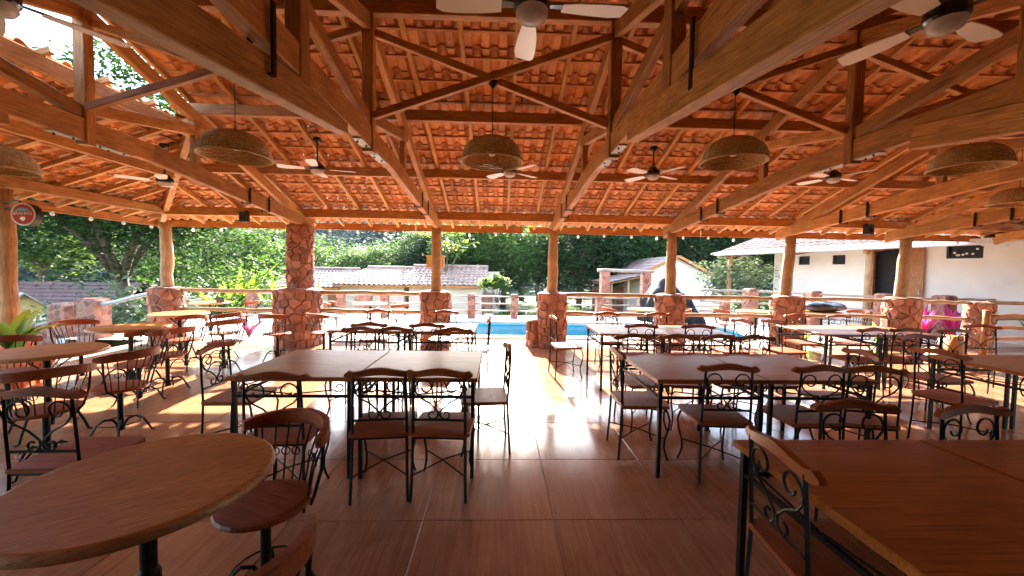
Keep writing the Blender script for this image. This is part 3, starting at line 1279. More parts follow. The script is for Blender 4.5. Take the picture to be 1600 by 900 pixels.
def make_bistro():
    """round-seat bistro chair on a central column with arched feet; faces +Y"""
    t = thing('bistro_chair', '', 'chair')
    prof_ = [(.0, .466), (.17, .466), (.195, .462), (.203, .450), (.195, .438), (.0, .436)]
    MB().lathe(prof_, 24).build('seat', 'chair_wood', t)
    # bent back rail
    mb = MB()
    n = 18
    for i in range(n + 1):
        u = -1 + 2 * i / n
        a = -pi / 2 + u * radians(74)
        hh = .036 * (1 - .35 * abs(u) ** 4)
        zc = .748 + .022 * (1 - u * u)
        for rr, z in ((.247, zc - hh), (.247, zc + hh), (.277, zc + hh), (.277, zc - hh)):
            mb.v.append((rr * cos(a), rr * sin(a) * .98, z))
    for i in range(n):
        for k in range(4):
            k2 = (k + 1) % 4
            mb.f.append((i * 4 + k, i * 4 + k2, (i + 1) * 4 + k2, (i + 1) * 4 + k))
    mb.f.append((3, 2, 1, 0))
    mb.f.append((n * 4, n * 4 + 1, n * 4 + 2, n * 4 + 3))
    mb.build('back_rail', 'chair_wood', t)
    for i in range(9):
        a = -pi / 2 + (i - 4) * radians(14)
        MB().tube([(.178 * cos(a), .178 * sin(a), .44), (.205 * cos(a), .205 * sin(a), .58), (.258 * cos(a), .258 * sin(a), .73)], .0045, 5).build('spindle', 'iron', t)
    for s in (-1, 1):
        a = -pi / 2 + s * radians(62)
        a2 = -pi / 2 + s * radians(45)
        MB().tube([(.19 * cos(a2), .19 * sin(a2), .40), (.215 * cos(a), .215 * sin(a), .47), (.25 * cos(a), .25 * sin(a), .60), (.260 * cos(a), .260 * sin(a), .735)], .0085, 6).build('back_upright', 'iron', t)
    for i in (-3, -2, -1, 1, 2, 3):
        a = -pi / 2 + i * radians(14)
        c = Vector((.212 * cos(a), .212 * sin(a), .60))
        tang = Vector((-sin(a), cos(a), 0))
        MB().tube([c + tang * .021 * cos(q * pi / 6) + Vector((0, 0, .021 * sin(q * pi / 6))) for q in range(12)], .0035, 4, True).build('ring', 'iron', t)
    MB().lathe([(.0, .436), (.10, .434), (.10, .424), (.026, .415), (.022, .40), (.022, .10), (.03, .09), (.03, .06), (.0, .055)], 12).build('column', 'iron', t, smooth=False)
    for k in range(4):
        a = pi / 4 + k * pi / 2
        P = [(.02, .10), (.05, .155), (.10, .168), (.15, .13), (.185, .06), (.205, .012), (.225, .009)]
        MB().tube([(r * cos(a), r * sin(a), z) for r, z in P], .009, 5).build('foot', 'iron', t)
    MB().tube([(.145 * cos(q * pi / 8), .145 * sin(q * pi / 8), .135) for q in range(16)], .005, 5, True).build('foot_ring', 'iron', t)
    return t


def make_rect_table(w, d):
    t = thing('iron_table', '', 'table')
    H = .765
    ch = .006
    mb = MB()
    z0, z1 = H - .032, H
    for zz, ins in ((z0, 0), (z1 - ch, 0), (z1, ch)):
        for sx, sy in ((-1, -1), (1, -1), (1, 1), (-1, 1)):
            mb.v.append((sx * (w / 2 - ins), sy * (d / 2 - ins), zz))
    for r in range(2):
        for i in range(4):
            j = (i + 1) % 4
            mb.f.append((r * 4 + i, r * 4 + j, (r + 1) * 4 + j, (r + 1) * 4 + i))
    mb.f.append((8, 9, 10, 11))
    mb.f.append((3, 2, 1, 0))
    mb.build('tabletop', 'table_wood', t)
    lx, ly = w / 2 - .035, d / 2 - .035
    for sx in (-1, 1):
        for sy in (-1, 1):
            MB().box((sx * lx, sy * ly, (H - .032) / 2), (.026, .026, H - .033)).build('leg', 'iron', t)
    zb = .615
    for sy in (-1, 1):
        MB().box((0, sy * ly, zb), (2 * lx - .026, .018, .020)).build('rail', 'iron', t)
        mb = MB()
        for s in (-1, 1):
            c = (s * (lx - .075), .683)
            sp = spiral((0, 0), .040, .014, -2.6, 3.6, 16)
            pts = [(s * .01, .632)] + [(s * (lx - .17), .655)] + [(c[0] + s * q[0] * -1 * -1, c[1] + q[1]) for q in sp]
            mb.tube([(a, sy * ly, b2) for a, b2 in pts], .0055, 5)
        mb.build('scroll', 'iron', t)
    for sx in (-1, 1):
        MB().box((sx * lx, 0, zb), (.018, 2 * ly - .026, .020)).build('rail', 'iron', t)
        mb = MB()
        for s in (-1, 1):
            c = (s * (ly - .075), .683)
            sp = spiral((0, 0), .040, .014, -2.6, 3.6, 16)
            pts = [(s * .01, .632)] + [(s * (ly - .17), .655)] + [(c[0] + s * q[0], c[1] + q[1]) for q in sp]
            mb.tube([(sx * lx, a, b2) for a, b2 in pts], .0055, 5)
        mb.build('scroll', 'iron', t)
    return t


def make_round_table(r=.41):
    t = thing('round_table', '', 'table')
    H = .765
    MB().lathe([(0, H), (r - .022, H), (r - .012, H - .003)], 48).build('tabletop', 'round_wood', t)
    MB().lathe([(r - .0121, H - .003), (r - .004, H - .009), (r, H - .02), (r - .006, H - .034), (r - .03, H - .038), (0, H - .038)], 48, ).build('table_edge', 'edge_wood', t, smooth=True)
    MB().lathe([(0, H - .0385), (.14, H - .039), (.14, H - .05), (.034, H - .07), (.026, H - .10), (.026, .42), (.036, .40), (.036, .36), (.026, .34), (.026, .14), (.038, .12), (.038, .07), (0, .065)], 14).build('column', 'iron', t)
    for k in range(4):
        a = pi / 4 + k * pi / 2
        P = [(.03, .11), (.07, .20), (.14, .235), (.21, .19), (.26, .09), (.29, .014), (.32, .011)]
        MB().tube([(q * cos(a), q * sin(a), z) for q, z in P], .011, 6).build('foot', 'iron', t)
        MB().tube([(.03 * cos(a), .03 * sin(a), H - .19), (.10 * cos(a), .10 * sin(a), H - .14), (.20 * cos(a), .20 * sin(a), H - .055)], .007, 5).build('bracket', 'iron', t)
    return t


PROTO = {}


def place(kind, maker, x, y, deg, label, group=None, z=0.0):
    rz = radians(deg)
    if kind not in PROTO:
        o = maker()
        PROTO[kind] = o
        o.location = (x, y, z)
        o.rotation_euler = (0, 0, rz)
        o['label'] = label
        if group:
            o['group'] = group
        return o
    return dup(PROTO[kind], (x, y, z), rz, label, group)


FZ = 0.0025
GT = 'square tables pushed together in pairs'


def rect(xl, xr, yn, yf, label):
    w, d = xr - xl, yf - yn
    return place('rect%.2f_%.2f' % (w, d), lambda: make_rect_table(w, d), (xl + xr) / 2, (yn + yf) / 2, 0, label, GT, FZ)


rect(-1.95, -1.055, 2.79, 3.75, 'square iron-legged wooden table, left half of the pair left of centre before the sunlit floor')
rect(-1.045, -.15, 2.79, 3.75, 'square iron-legged wooden table, right half of the pair left of centre before the sunlit floor')
rect(1.19, 2.035, 2.79, 3.73, 'square wooden table, left half of the middle pair right of the sunlit aisle')
rect(2.045, 2.89, 2.79, 3.73, 'square wooden table, right half of the middle pair right of the sunlit aisle')
rect(1.13, 2.04, .84, 1.77, 'dark square wooden table filling the bottom right corner, left of the joint')
rect(2.05, 2.96, .84, 1.77, 'dark square wooden table cut off by the right edge, right of the joint')
rect(4.45, 5.30, 5.05, 6.0, 'sunlit orange square table, left half of the far right pair by the railing')
rect(5.31, 6.16, 5.05, 6.0, 'sunlit square table, right half of the far right pair near the pink plants')
rect(1.32, 2.21, 4.92, 5.78, 'square table near the pool, left half of the pair before the fourth pier')
rect(2.22, 3.11, 4.92, 5.78, 'sunlit orange square table near the pool, right half of the pair before the fourth pier')
rect(-2.20, -1.26, 4.95, 5.72, 'square table near the pool, left half of the far pair beside the tall stone pillar')
rect(-1.25, -.31, 4.95, 5.72, 'square table near the pool, right half of the far pair beside the tall stone pillar')
rect(4.42, 5.30, 2.88, 3.79, 'square wooden table at the right edge of the hall, nearest its end chair')
rect(5.31, 6.19, 2.88, 3.79, 'square wooden table at the right edge, mostly out of the frame')

GC = 'iron chairs with wavy wooden backs'


def chair(x, y, deg, label):
    return place('chair', make_chair, x, y, deg + random.uniform(-6, 6), 'wavy-backed iron chair ' + label, GC, FZ)


# first pair, left of centre (backs at y - .2 when facing +Y)
chair(-.80, 2.73, 0, 'with its back to us, left of two at the left pair')
chair(-.38, 2.73, 0, 'with its back to us, right of two at the left pair')
chair(-1.42, 2.62, 3, 'with its back to us at the left pair, behind the bent-back chair')
chair(-1.58, 4.18, 180, 'facing us across the left pair, leftmost on its far side')
chair(-1.18, 4.18, 180, 'facing us across the left pair, second on its far side')
chair(-.50, 4.16, 180, 'facing us across the left pair, rightmost on its far side')
chair(-2.20, 3.33, -86, 'at the left end of the left pair, seat lit from behind')
chair(-.12, 3.36, 90, 'seen edge-on at the right end of the left pair, beside the glare')
# middle pair, right
chair(1.70, 2.93, -4, 'with its back to us, leftmost at the middle right pair')
chair(2.37, 2.92, -3, 'with its back to us, second from left at the middle right pair')
chair(2.80, 2.90, -6, 'with its back to us, rightmost at the middle right pair')
chair(1.23, 3.28, -92, 'at the left end of the middle right pair, by the sunlit aisle')
chair(3.03, 3.32, 84, 'at the right end of the middle right pair, its rail slanting')
for q, xx in enumerate((1.47, 1.92, 2.40, 2.80)):
    chair(xx, 3.86, 180, ('facing us behind the middle right pair, ' + ('first', 'second', 'third', 'last')[q] + ' from the left'))
# bottom right pair
chair(1.30, 1.42, -91, 'close to us at the left end of the dark bottom right table')
chair(1.86, 1.72, 180, 'behind the dark bottom right table, left of its joint')
chair(2.45, 1.66, 180, 'behind the dark bottom right table, right of its joint')
# pairs by the pool
chair(-1.61, 4.96, 0, 'with its back to us at the far left pair, left one')
chair(-.89, 4.96, 2, 'with its back to us at the far left pair, right one')
chair(-1.98, 6.18, 180, 'facing us at the far left pair before the deck, left one')
chair(-.90, 6.16, 178, 'facing us at the far left pair before the deck, right one')
chair(-.34, 5.45, 90, 'at the right end of the far left pair, thin against the pool')
chair(1.87, 5.12, 0, 'with its back to us at the far centre pair, left one')
chair(2.63, 5.12, 0, 'with its back to us at the far centre pair, right one')
chair(1.81, 6.20, 180, 'facing us at the far centre pair before the pier, left one')
chair(2.70, 6.20, 180, 'facing us at the far centre pair before the pier, right one')
chair(1.02, 5.72, -88, 'left of the far centre pair, before the third pier')
chair(3.38, 5.5, 92, 'at the right end of the far centre pair, before the fifth pier')
chair(4.82, 4.98, 6, 'with its back to us at the far right pair, left one')
chair(5.33, 5.0, -2, 'with its back to us at the far right pair, middle one')
chair(5.93, 4.98, 4, 'with its back to us at the far right pair, right one')
chair(5.10, 6.2, 180, 'facing us at the far right pair, left one by the railing')
chair(5.85, 6.2, 176, 'facing us at the far right pair, right one by the railing')
chair(4.22, 5.5, -90, 'at the left end of the far right pair, over a sunlit seat')
chair(4.22, 3.38, -82, 'at the left end of the right edge table, rail catching light')
chair(4.85, 4.05, 182, 'facing us behind the right edge table, before the plants')
chair(6.85, 5.05, 160, 'standing alone by the dark stump at the right')
chair(-2.42, 2.28, 4, 'with its back to us at the left edge, above the round table')

GB = 'bistro chairs with bent backs and round seats'
GR = 'round pedestal tables'


def bistro(x, y, tx, ty, label):
    deg = math.degrees(atan2(ty - y, tx - x)) - 90
    return place('bistro', make_bistro, x, y, deg, 'round-seated bistro chair ' + label, GB, FZ)


def rtable(x, y, label, z=FZ):
    return place('round', make_round_table, x, y, random.uniform(0, 60), label, GR, z)


rtable(-1.30, 1.44, 'large round wooden table nearest to us, bottom left corner')
bistro(-1.08, 1.79, -1.26, 1.36, 'right of the nearest round table, bent back towards the aisle')
bistro(-.80, 1.05, -1.30, 1.44, 'at the bottom edge, only its sloping back rail showing')
rtable(-4.14, 3.63, 'dark round table cut by the left edge, reflecting blue sky')
bistro(-3.42, 3.55, -4.14, 3.63, 'right of the left edge round table, column foot in sunlight')
bistro(-3.42, 2.98, -4.14, 3.63, 'nearest us at the left edge round table, long dark rail')
bistro(-4.05, 4.42, -4.14, 3.63, 'behind the left edge round table, facing us')
bistro(-4.95, 4.0, -4.14, 3.63, 'beside the orange planter at the left edge')
rtable(-4.78, 5.12, 'dark round table second from the left edge, before the garden steps')
bistro(-4.12, 4.88, -4.78, 5.12, 'right of the second round table, standing in sunlight')
bistro(-4.72, 5.92, -4.78, 5.12, 'behind the second round table, back to the garden')
bistro(-5.6, 5.3, -4.78, 5.12, 'left of the second round table by the leafy pot')
rtable(-5.42, 6.68, 'round table with sunlit edge inside the corner wooden post')
bistro(-4.62, 6.55, -5.42, 6.68, 'right of the corner round table, towards the tall stone pillar')
bistro(-4.05, 5.75, -5.0, 6.2, 'turned towards the corner table, between stone pillar and steps')
bistro(-3.72, 6.55, -3.6, 7.6, 'with yellow sunlit seat in front of the tall stone pillar')
bistro(-3.02, 6.7, -2.4, 7.6, 'with sunlit seat just right of the tall stone pillar')
DZ = -0.03
rtable(-6.8, 9.25, 'round table on the deck behind the railing, left of the stone pillar', DZ)
bistro(-6.0, 9.3, -6.8, 9.25, 'on the deck, right of the table behind the railing').location.z = DZ
rtable(-3.14, 9.45, 'round table on the pool deck, right of the tall stone pillar', DZ)
bistro(-3.9, 9.3, -3.14, 9.45, 'on the pool deck, left of the round table there').location.z = DZ
bistro(-2.4, 9.05, -3.14, 9.45, 'on the pool deck, right of the round table there').location.z = DZ
rtable(3.42, 8.85, 'sunlit yellow round table beyond the railing, before the gable house', DZ)
bistro(2.65, 8.75, 3.42, 8.85, 'beyond the railing, left of the yellow round table').location.z = DZ
bistro(4.15, 8.7, 3.42, 8.85, 'beyond the railing, right of the yellow round table').location.z = DZ
rtable(6.0, 8.75, 'sunlit yellow round table beyond the railing, left of the sixth pier', DZ)
bistro(5.25, 8.7, 6.0, 8.75, 'beyond the railing, left of the table beside the sixth pier').location.z = DZ
rtable(7.55, 8.72, 'round table beyond the railing carrying the black bundle', DZ)
bistro(8.35, 8.75, 7.55, 8.72, 'beyond the railing, right of the black bundle').location.z = DZ

# black bundle (folded cover) on that table
mb = MB()
rows, segs = 9, 28
for i in range(rows + 1):
    ph = -pi / 2 + pi * i / rows
    for k in range(segs):
        a = 2 * pi * k / segs
        rr = cos(ph) ** .6 if abs(cos(ph)) > 1e-6 else 0
        wob = 1 + .07 * sin(3 * a + 1) + .05 * sin(7 * a + 3 * ph) + random.uniform(-.03, .03)
        mb.v.append((.52 * rr * cos(a) * wob, .33 * rr * sin(a) * wob, .115 + .11 * sin(ph) * (1 + .15 * sin(2 * a) + .1 * sin(9 * a))))
for i in range(rows):
    for k in range(segs):
        k2 = (k + 1) % segs
        mb.f.append((i * segs + k, i * segs + k2, (i + 1) * segs + k2, (i + 1) * segs + k))
o = mb.build('covered_bundle', 'cover_bag', None, (7.55, 8.70, .737), True)
tag(o, 'shiny black plastic bundle lying on the round table by the railing', 'bundle')

# napkin holder on the far left table
o = MB().box((0, 0, .055), (.13, .08, .11)).box((0, 0, .115), (.10, .02, .02)).build('napkin_holder', 'black_plastic', None, (-6.5, 9.15, .7355))
tag(o, 'small black napkin holder on the round table behind the railing', 'holder')

# ================================================================== HANGING THINGS


def make_fan():
    t = thing('ceiling_fan', '', 'ceiling fan')
    MB().lathe([(0, .40), (.055, .40), (.06, .37), (.03, .335), (.0, .33)], 14).build('canopy', 'black_plastic', t, smooth=True)
    MB().tube([(0, 0, .34), (0, 0, .08)], .012, 8).build('rod', 'black_plastic', t)
    MB().lathe([(0, .115), (.045, .11), (.075, .075), (.10, .05), (.10, .0), (.085, -.015), (0, -.015)], 20).build('motor', 'black_plastic', t, smooth=False)
    MB().lathe([(.088, -.0155), (.09, -.035), (.075, -.06), (.04, -.075), (0, -.08)], 20).build('light_dome', 'opal', t, smooth=True)
    for k in range(4):
        a = k * pi / 2
        R = Matrix.Rotation(a, 4, 'Z') @ Matrix.Rotation(radians(9), 4, 'X')
        mb = MB()
        outl = [(.17, -.045), (.28, -.062), (.42, -.07), (.50, -.066), (.535, -.045), (.52, .055), (.45, .068), (.30, .058), (.17, .04)]
        mb.prism(outl, 'z', .006, .012)
        mb.v = [tuple(R @ Vector(q)) for q in mb.v]
        mb.build('blade', 'fan_white', t)
        mb = MB()
        mb.prism([(.08, -.018), (.20, -.028), (.22, 0), (.20, .028), (.08, .018)], 'z', .013, .019)
        mb.v = [tuple(R @ Vector(q)) for q in mb.v]
        mb.build('blade_bracket', 'black_plastic', t)
    return t


GF = 'ceiling fans'
for x, y, z, a, l in ((.16, 2.2, 3.02, 92, 'nearest white ceiling fan, cut by the top edge at the centre'),
                      (2.56, 2.2, 3.05, 20, 'white ceiling fan cut by the top right corner'),
                      (-2.72, 2.2, 2.96, 55, 'white ceiling fan cut by the top left corner'),
                      (-2.72, 5.85, 3.02, 15, 'far white ceiling fan below the left wicker lamp'),
                      (.14, 5.85, 3.05, 40, 'far white ceiling fan behind the centre wicker lamp'),
                      (2.32, 5.85, 3.06, 30, 'far white ceiling fan left of the right-centre wicker lamp'),
                      (5.15, 5.85, 3.08, 20, 'far white ceiling fan above the sixth pier'),
                      (-4.96, 5.9, 2.80, 35, 'white ceiling fan under the left lean-to roof')):
    o = place('fan', make_fan, x, y, a, l, GF, z)
    # rods reach the timbers: a longer rod where the roof is higher
    need = (zp(y) if x > -4.3 else zl(x)) + .07 - z
    o.scale = (1, 1, 1)
    for chd in o.children:
        if chd.name.startswith('rod'):
            chd.scale.z = max(.6, (need - .03) / .36)
            chd.location.z = .34 * (1 - chd.scale.z) * 0 - .08 * (chd.scale.z - 1)
        if chd.name.startswith('canopy'):
            chd.location.z = need - .40


def make_lamp():
    t = thing('wicker_lamp', '', 'lamp')
    mb = MB()
    n = 19
    for i in range(n):
        u = i / (n - 1)
        th = u * pi / 2 * .985
        r = .30 * cos(th) ** .72
        z = .225 * sin(th)
        if r < .03:
            continue
        mb.tube([(r * (1 + .012 * (k % 2)) * cos(2 * pi * k / 40), r * (1 + .012 * (k % 2)) * sin(2 * pi * k / 40), z) for k in range(40)], .0085, 4, True)
    mb.build('weave', 'wicker', t)
    mb = MB()
    for k in range(26):
        a = 2 * pi * k / 26
        mb.tube([((.30 * cos(th) ** .72 + .004) * cos(a), (.30 * cos(th) ** .72 + .004) * sin(a), .225 * sin(th)) for th in [q * pi / 2 * .97 / 8 for q in range(9)]], .0045, 4)
    mb.build('ribs', 'wicker', t)
    MB().tube([(.306 * cos(2 * pi * k / 40), .306 * sin(2 * pi * k / 40), -.004) for k in range(40)], .011, 6, True).build('rim', 'wicker', t)
    MB().tube([(0, 0, .215), (0, 0, .80)], .004, 5).build('cord', 'iron', t)
    MB().lathe([(.0, .80), (.05, .80), (.045, .775), (.012, .735), (0, .73)], 14).build('ceiling_rose', 'black_plastic', t)
    MB().lathe([(.0, .05), (.03, .06), (.04, .09), (.03, .13), (.018, .16), (.018, .24), (0, .24)], 12).build('bulb', 'opal', t, smooth=True)
    return t


GL = 'wicker dome lamps'
for x, y, z, l in ((-2.58, YR, 2.63, 'wicker dome lamp hanging left of centre, below the big left tie beam'),
                   (-.09, YR, 2.64, 'wicker dome lamp hanging at the centre below the crossed braces'),
                   (2.35, YR, 2.70, 'wicker dome lamp hanging right of centre'),
                   (4.84, YR, 2.70, 'wicker dome lamp hanging at the right, overlapping a tie beam'),
                   (-4.86, YR, 2.46, 'wicker dome lamp cut by the left edge'),
                   (7.55, 5.4, 2.66, 'wicker dome lamp cut by the right edge')):
    o = place('lamp', make_lamp, x, y, 0, l, GL, z)
    top = (3.42 if x > -4.3 and y < 4 else (zl(x) if x < -4.3 else zp(y)) - .02)
    for chd in o.children:
        if chd.name.startswith('cord'):
            chd.scale.z = (top - z - .215) / .585
            chd.location.z = .215 * (1 - chd.scale.z)
        if chd.name.startswith('ceiling_rose'):
            chd.location.z = top - z - .80

# loudspeakers under the eaves plate
for x, l in ((-5.1, 'small black loudspeaker hanging under the left eaves beam'), (7.75, 'small black loudspeaker hanging under the right eaves beam')):
    t = thing('loudspeaker', l, 'loudspeaker', (x, 7.88, 2.46), radians(random.uniform(-10, 10)), 'loudspeakers under the eaves')
    MB().box((0, 0, .10), (.13, .12, .20)).build('cabinet', 'black_plastic', t)
    MB().lathe([(0, 0), (.045, 0), (.05, .008), (.045, .014), (0, .004)], 14).build('cone', 'iron', t).matrix_basis = Matrix.Translation((0, -.061, .085)) @ Matrix.Rotation(pi / 2, 4, 'X')
    MB().box((0, .06, .16), (.03, .06, .14)).build('bracket', 'iron', t)

# string of bulbs along the eaves
sl = thing('string_lights', 'string of small white bulbs along the pool-side eaves', 'string lights', (0, 8.62, 2.425))
bulb_me = MB().lathe([(0, -.078), (.02, -.072), (.031, -.045), (.022, -.015), (.011, .0), (0, .0)], 8).mesh('bulb', 'opal', True)
pts = []
bx = -7.3
while bx < 13:
    z = -.012 + .02 * sin(bx * 3.1) + random.uniform(-.008, .008)
    pts.append((bx, 0, z + .012))
    o = link('bulb', bulb_me, sl)
    o.location = (bx, random.uniform(-.01, .01), z)
    bx += 0.60 + random.uniform(-.03, .03)
MB().tube(pts, .004, 4).build('wire', 'iron', sl)
sl2 = thing('string_lights', 'string of small white bulbs along the left garden-side eaves', 'string lights', (-7.36, 0, 2.44))
pts = []
by = 8.4
while by > 1:
    z = -.012 + random.uniform(-.01, .01)
    pts.append((0, by, z + .012))
    o = link('bulb', bulb_me, sl2)
    o.location = (0, by, z)
    by -= .6
MB().tube(pts, .004, 4).build('wire', 'iron', sl2)

# round bar sign on the left post
t = thing('round_sign', 'round red and cream illuminated bar sign on the left wooden post', 'sign', (-6.22, 5.28, 2.20), 0)
t.scale = (.82, .82, .82)
Rs = Matrix.Rotation(radians(2), 4, 'Z') @ Matrix.Rotation(pi / 2, 4, 'X')


def disc(name, r, y0, y1, mat, n=36):
    mb = MB().lathe([(0, y0), (r, y0), (r, y1), (0, y1)], n)
    o = mb.build(name, mat, t)
    o.matrix_basis = Rs
    return o


disc('sign_case', .185, -.07, .035, 'black_plastic')
disc('sign_ring', .180, .0355, .040, 'sign_cream')
disc('sign_face', .158, .0405, .044, 'sign_red')
mb = MB()
mb.prism([(-.135, .03), (-.06, .105), (.06, .105), (.135, .03), (.10, .055), (-.10, .055)], 'z', .0445, .047)
mb.build('sign_crest', 'black_plastic', t).matrix_basis = Rs
mb = MB()
mb.prism([(-.04, -.075), (0, -.11), (.04, -.075), (.035, -.04), (-.035, -.04)], 'z', .0445, .047)
mb.build('sign_emblem', 'sign_gold', t).matrix_basis = Rs
mb = MB().tube([(-.20, .04, .10), (-.26, .08, .12), (-.60, .20, .10)], .02, 8)
mb.build('sign_arm', 'black_plastic', t)
mb = MB().tube([(-.58, .19, .19), (-.22, .04, .22), (-.06, -.02, .205)], .018, 8)
mb.build('sign_hook', 'black_plastic', t)
cu = bpy.data.curves.new('sign_text', 'FONT')
cu.body = 'BRAHMA'
cu.size = .072
cu.align_x = 'CENTER'
cu.align_y = 'CENTER'
cu.extrude = .002
to = bpy.data.objects.new('tmp_text', cu)
COL.objects.link(to)
dg = bpy.context.evaluated_depsgraph_get()
tm = bpy.data.meshes.new_from_object(to.evaluated_get(dg))
bpy.data.objects.remove(to)
tm.materials.clear()
tm.materials.append(MATS['sign_cream'])
o = link('lettering', tm, t, Rs @ Matrix.Translation((0, .012, .0475)))

# wooden plaque on the second pier's post
t = thing('wooden_box', 'small yellow wooden nest box fixed behind the second post', 'box', (-1.34, 8.16, 1.60))
MB().box((-.02, .06, .13), (.36, .10, .24)).build('box_body', 'yellow_wood', t)
MB().prism([(-.22, .25), (.18, .25), (.18, .275), (-.22, .275)], 'y', -.02, .15).build('box_lid', 'yellow_wood', t)

# ================================================================== VEGETATION


def leaf_quads(mb, c, n, spread, size, flat=0.0, rnd=random):
    """n folded leaf faces scattered round c"""
    for _ in range(n):
        while True:
            d = Vector((rnd.uniform(-1, 1), rnd.uniform(-1, 1), rnd.uniform(-1, 1)))
            if d.length <= 1:
                break
        p = Vector(c) + Vector((d.x * spread[0], d.y * spread[1], d.z * spread[2]))
        a = rnd.uniform(0, 2 * pi)
        tilt = rnd.uniform(-.9, .9) * (1 - flat)
        u = Vector((cos(a), sin(a), tilt)).normalized()
        w = u.cross(Vector((rnd.uniform(-.6, .6), rnd.uniform(-.6, .6), 1))).normalized()
        s = size * rnd.uniform(.6, 1.35)
        b0 = len(mb.v)
        mb.v += [tuple(p - u * s), tuple(p - w * s * .45 + Vector((0, 0, -.08 * s))), tuple(p + u * s), tuple(p + w * s * .45 + Vector((0, 0, -.08 * s)))]
        mb.f.append((b0, b0 + 1, b0 + 2, b0 + 3))


def crown_mesh(name, mat, rx, ry, rz, clumps, per, leaf, seed, hollow=0.55, low=-0.75, csize=0.30):
    rnd = random.Random(seed)
    mb = MB()
    for _ in range(clumps):
        while True:
            d = Vector((rnd.gauss(0, 1), rnd.gauss(0, 1), rnd.gauss(0, 1))).normalized()
            if d.z > low:
                break
        rr = rnd.uniform(hollow, 1.0)
        # uneven outline
        rr *= 0.86 + 0.16 * sin(d.x * 5 + seed) * cos(d.y * 4 + seed * 2) + 0.10 * sin(d.z * 7 + seed * 3)
        c = (d.x * rx * rr, d.y * ry * rr, d.z * rz * rr)
        k = csize * rnd.uniform(.6, 1.25)
        m_ = min(rx, ry, rz)
        leaf_quads(mb, c, per, (m_ * k * 1.25, m_ * k * 1.25, m_ * k * .75), leaf, .25, rnd)
    return mb.mesh(name, mat)


def trunk_mb(h, r0, limbs, spread, seed, fork=0.5):
    rnd = random.Random(seed)
    mb = MB()
    hf = h * fork
    pts = [(0, 0, 0), (rnd.uniform(-.1, .1), rnd.uniform(-.1, .1), hf * .4), (rnd.uniform(-.15, .15), rnd.uniform(-.15, .15), hf * .8), (0.0, 0, hf)]
    mb.tube(pts, [r0 * 1.25, r0, r0 * .85, r0 * .75], 8)
    for k in range(limbs):
        a = 2 * pi * k / limbs + rnd.uniform(-.4, .4)
        L = rnd.uniform(.7, 1.0)
        mb.tube([(0, 0, hf * .9), (cos(a) * spread * .3 * L, sin(a) * spread * .3 * L, hf + (h - hf) * .35), (cos(a) * spread * .65 * L, sin(a) * spread * .65 * L, hf + (h - hf) * .65), (cos(a) * spread * L, sin(a) * spread * L, hf + (h - hf) * .9)],
                [r0 * .6, r0 * .45, r0 * .28, r0 * .1], 6)
    return mb


CROWNS = {
    'a': crown_mesh('crown', 'leaf_mid', 2.6, 2.6, 2.5, 210, 41, .125, 1),
    'b': crown_mesh('crown', 'leaf_dark', 2.6, 2.6, 3.2, 230, 41, .125, 2),
    'c': crown_mesh('crown', 'leaf_bright', 2.4, 2.4, 2.2, 190, 41, .125, 3),
    'd': crown_mesh('crown', 'leaf_pale', 2.5, 2.5, 2.3, 190, 41, .125, 4, .5),
    'e': crown_mesh('crown', 'leaf_mid', 2.2, 2.2, 3.6, 240, 41, .125, 5),
    'f': crown_mesh('crown', 'leaf_dark', 3.2, 3.0, 2.4, 240, 44, .125, 6, .45),
}
TRUNKS = {k: trunk_mb(5.0, .16, 5, 1.7, i + 30, .5).mesh('trunk', 'bark', True) for i, k in enumerate('abcdef')}


def tree(kind, x, y, h, s, label, group='trees beyond the pool', sxy=1.0):
    """h = height of the crown centre above the ground, s = crown scale"""
    gz = terrain_z(x, y)
    t = thing('tree', label, 'tree', (x, y, gz - .05), random.uniform(0, 6.28), group)
    o = link('crown', CROWNS[kind], t)
    o.location = (0, 0, h)
    o.scale = (s * sxy, s * sxy, s)
    o = link('trunk', TRUNKS[kind], t)
    o.scale = (s, s, (h + .9 * s) / 5.0)
    return t


# big dark tree left, its own crown and trunk
gz = terrain_z(-14.2, 14.9)
t = thing('big_tree', 'large dark spreading tree with forked trunk left behind the corner post', 'tree', (-14.2, 14.9, gz - .05))
o = link('crown', crown_mesh('crown', 'leaf_dark', 6.0, 4.4, 4.2, 900, 62, .105, 11, .35, -.97, .18), t)
o.location = (.2, 0, 6.6)
o = link('inner_crown', crown_mesh('inner_crown', 'leaf_mid', 3.6, 2.4, 1.0, 60, 40, .10, 12, .4, -.9, .4), t)
o.location = (2.6, 1.0, 2.9)
trunk_mb(6.5, .26, 6, 3.2, 77, .46).build('trunk', 'bark', t, smooth=True)

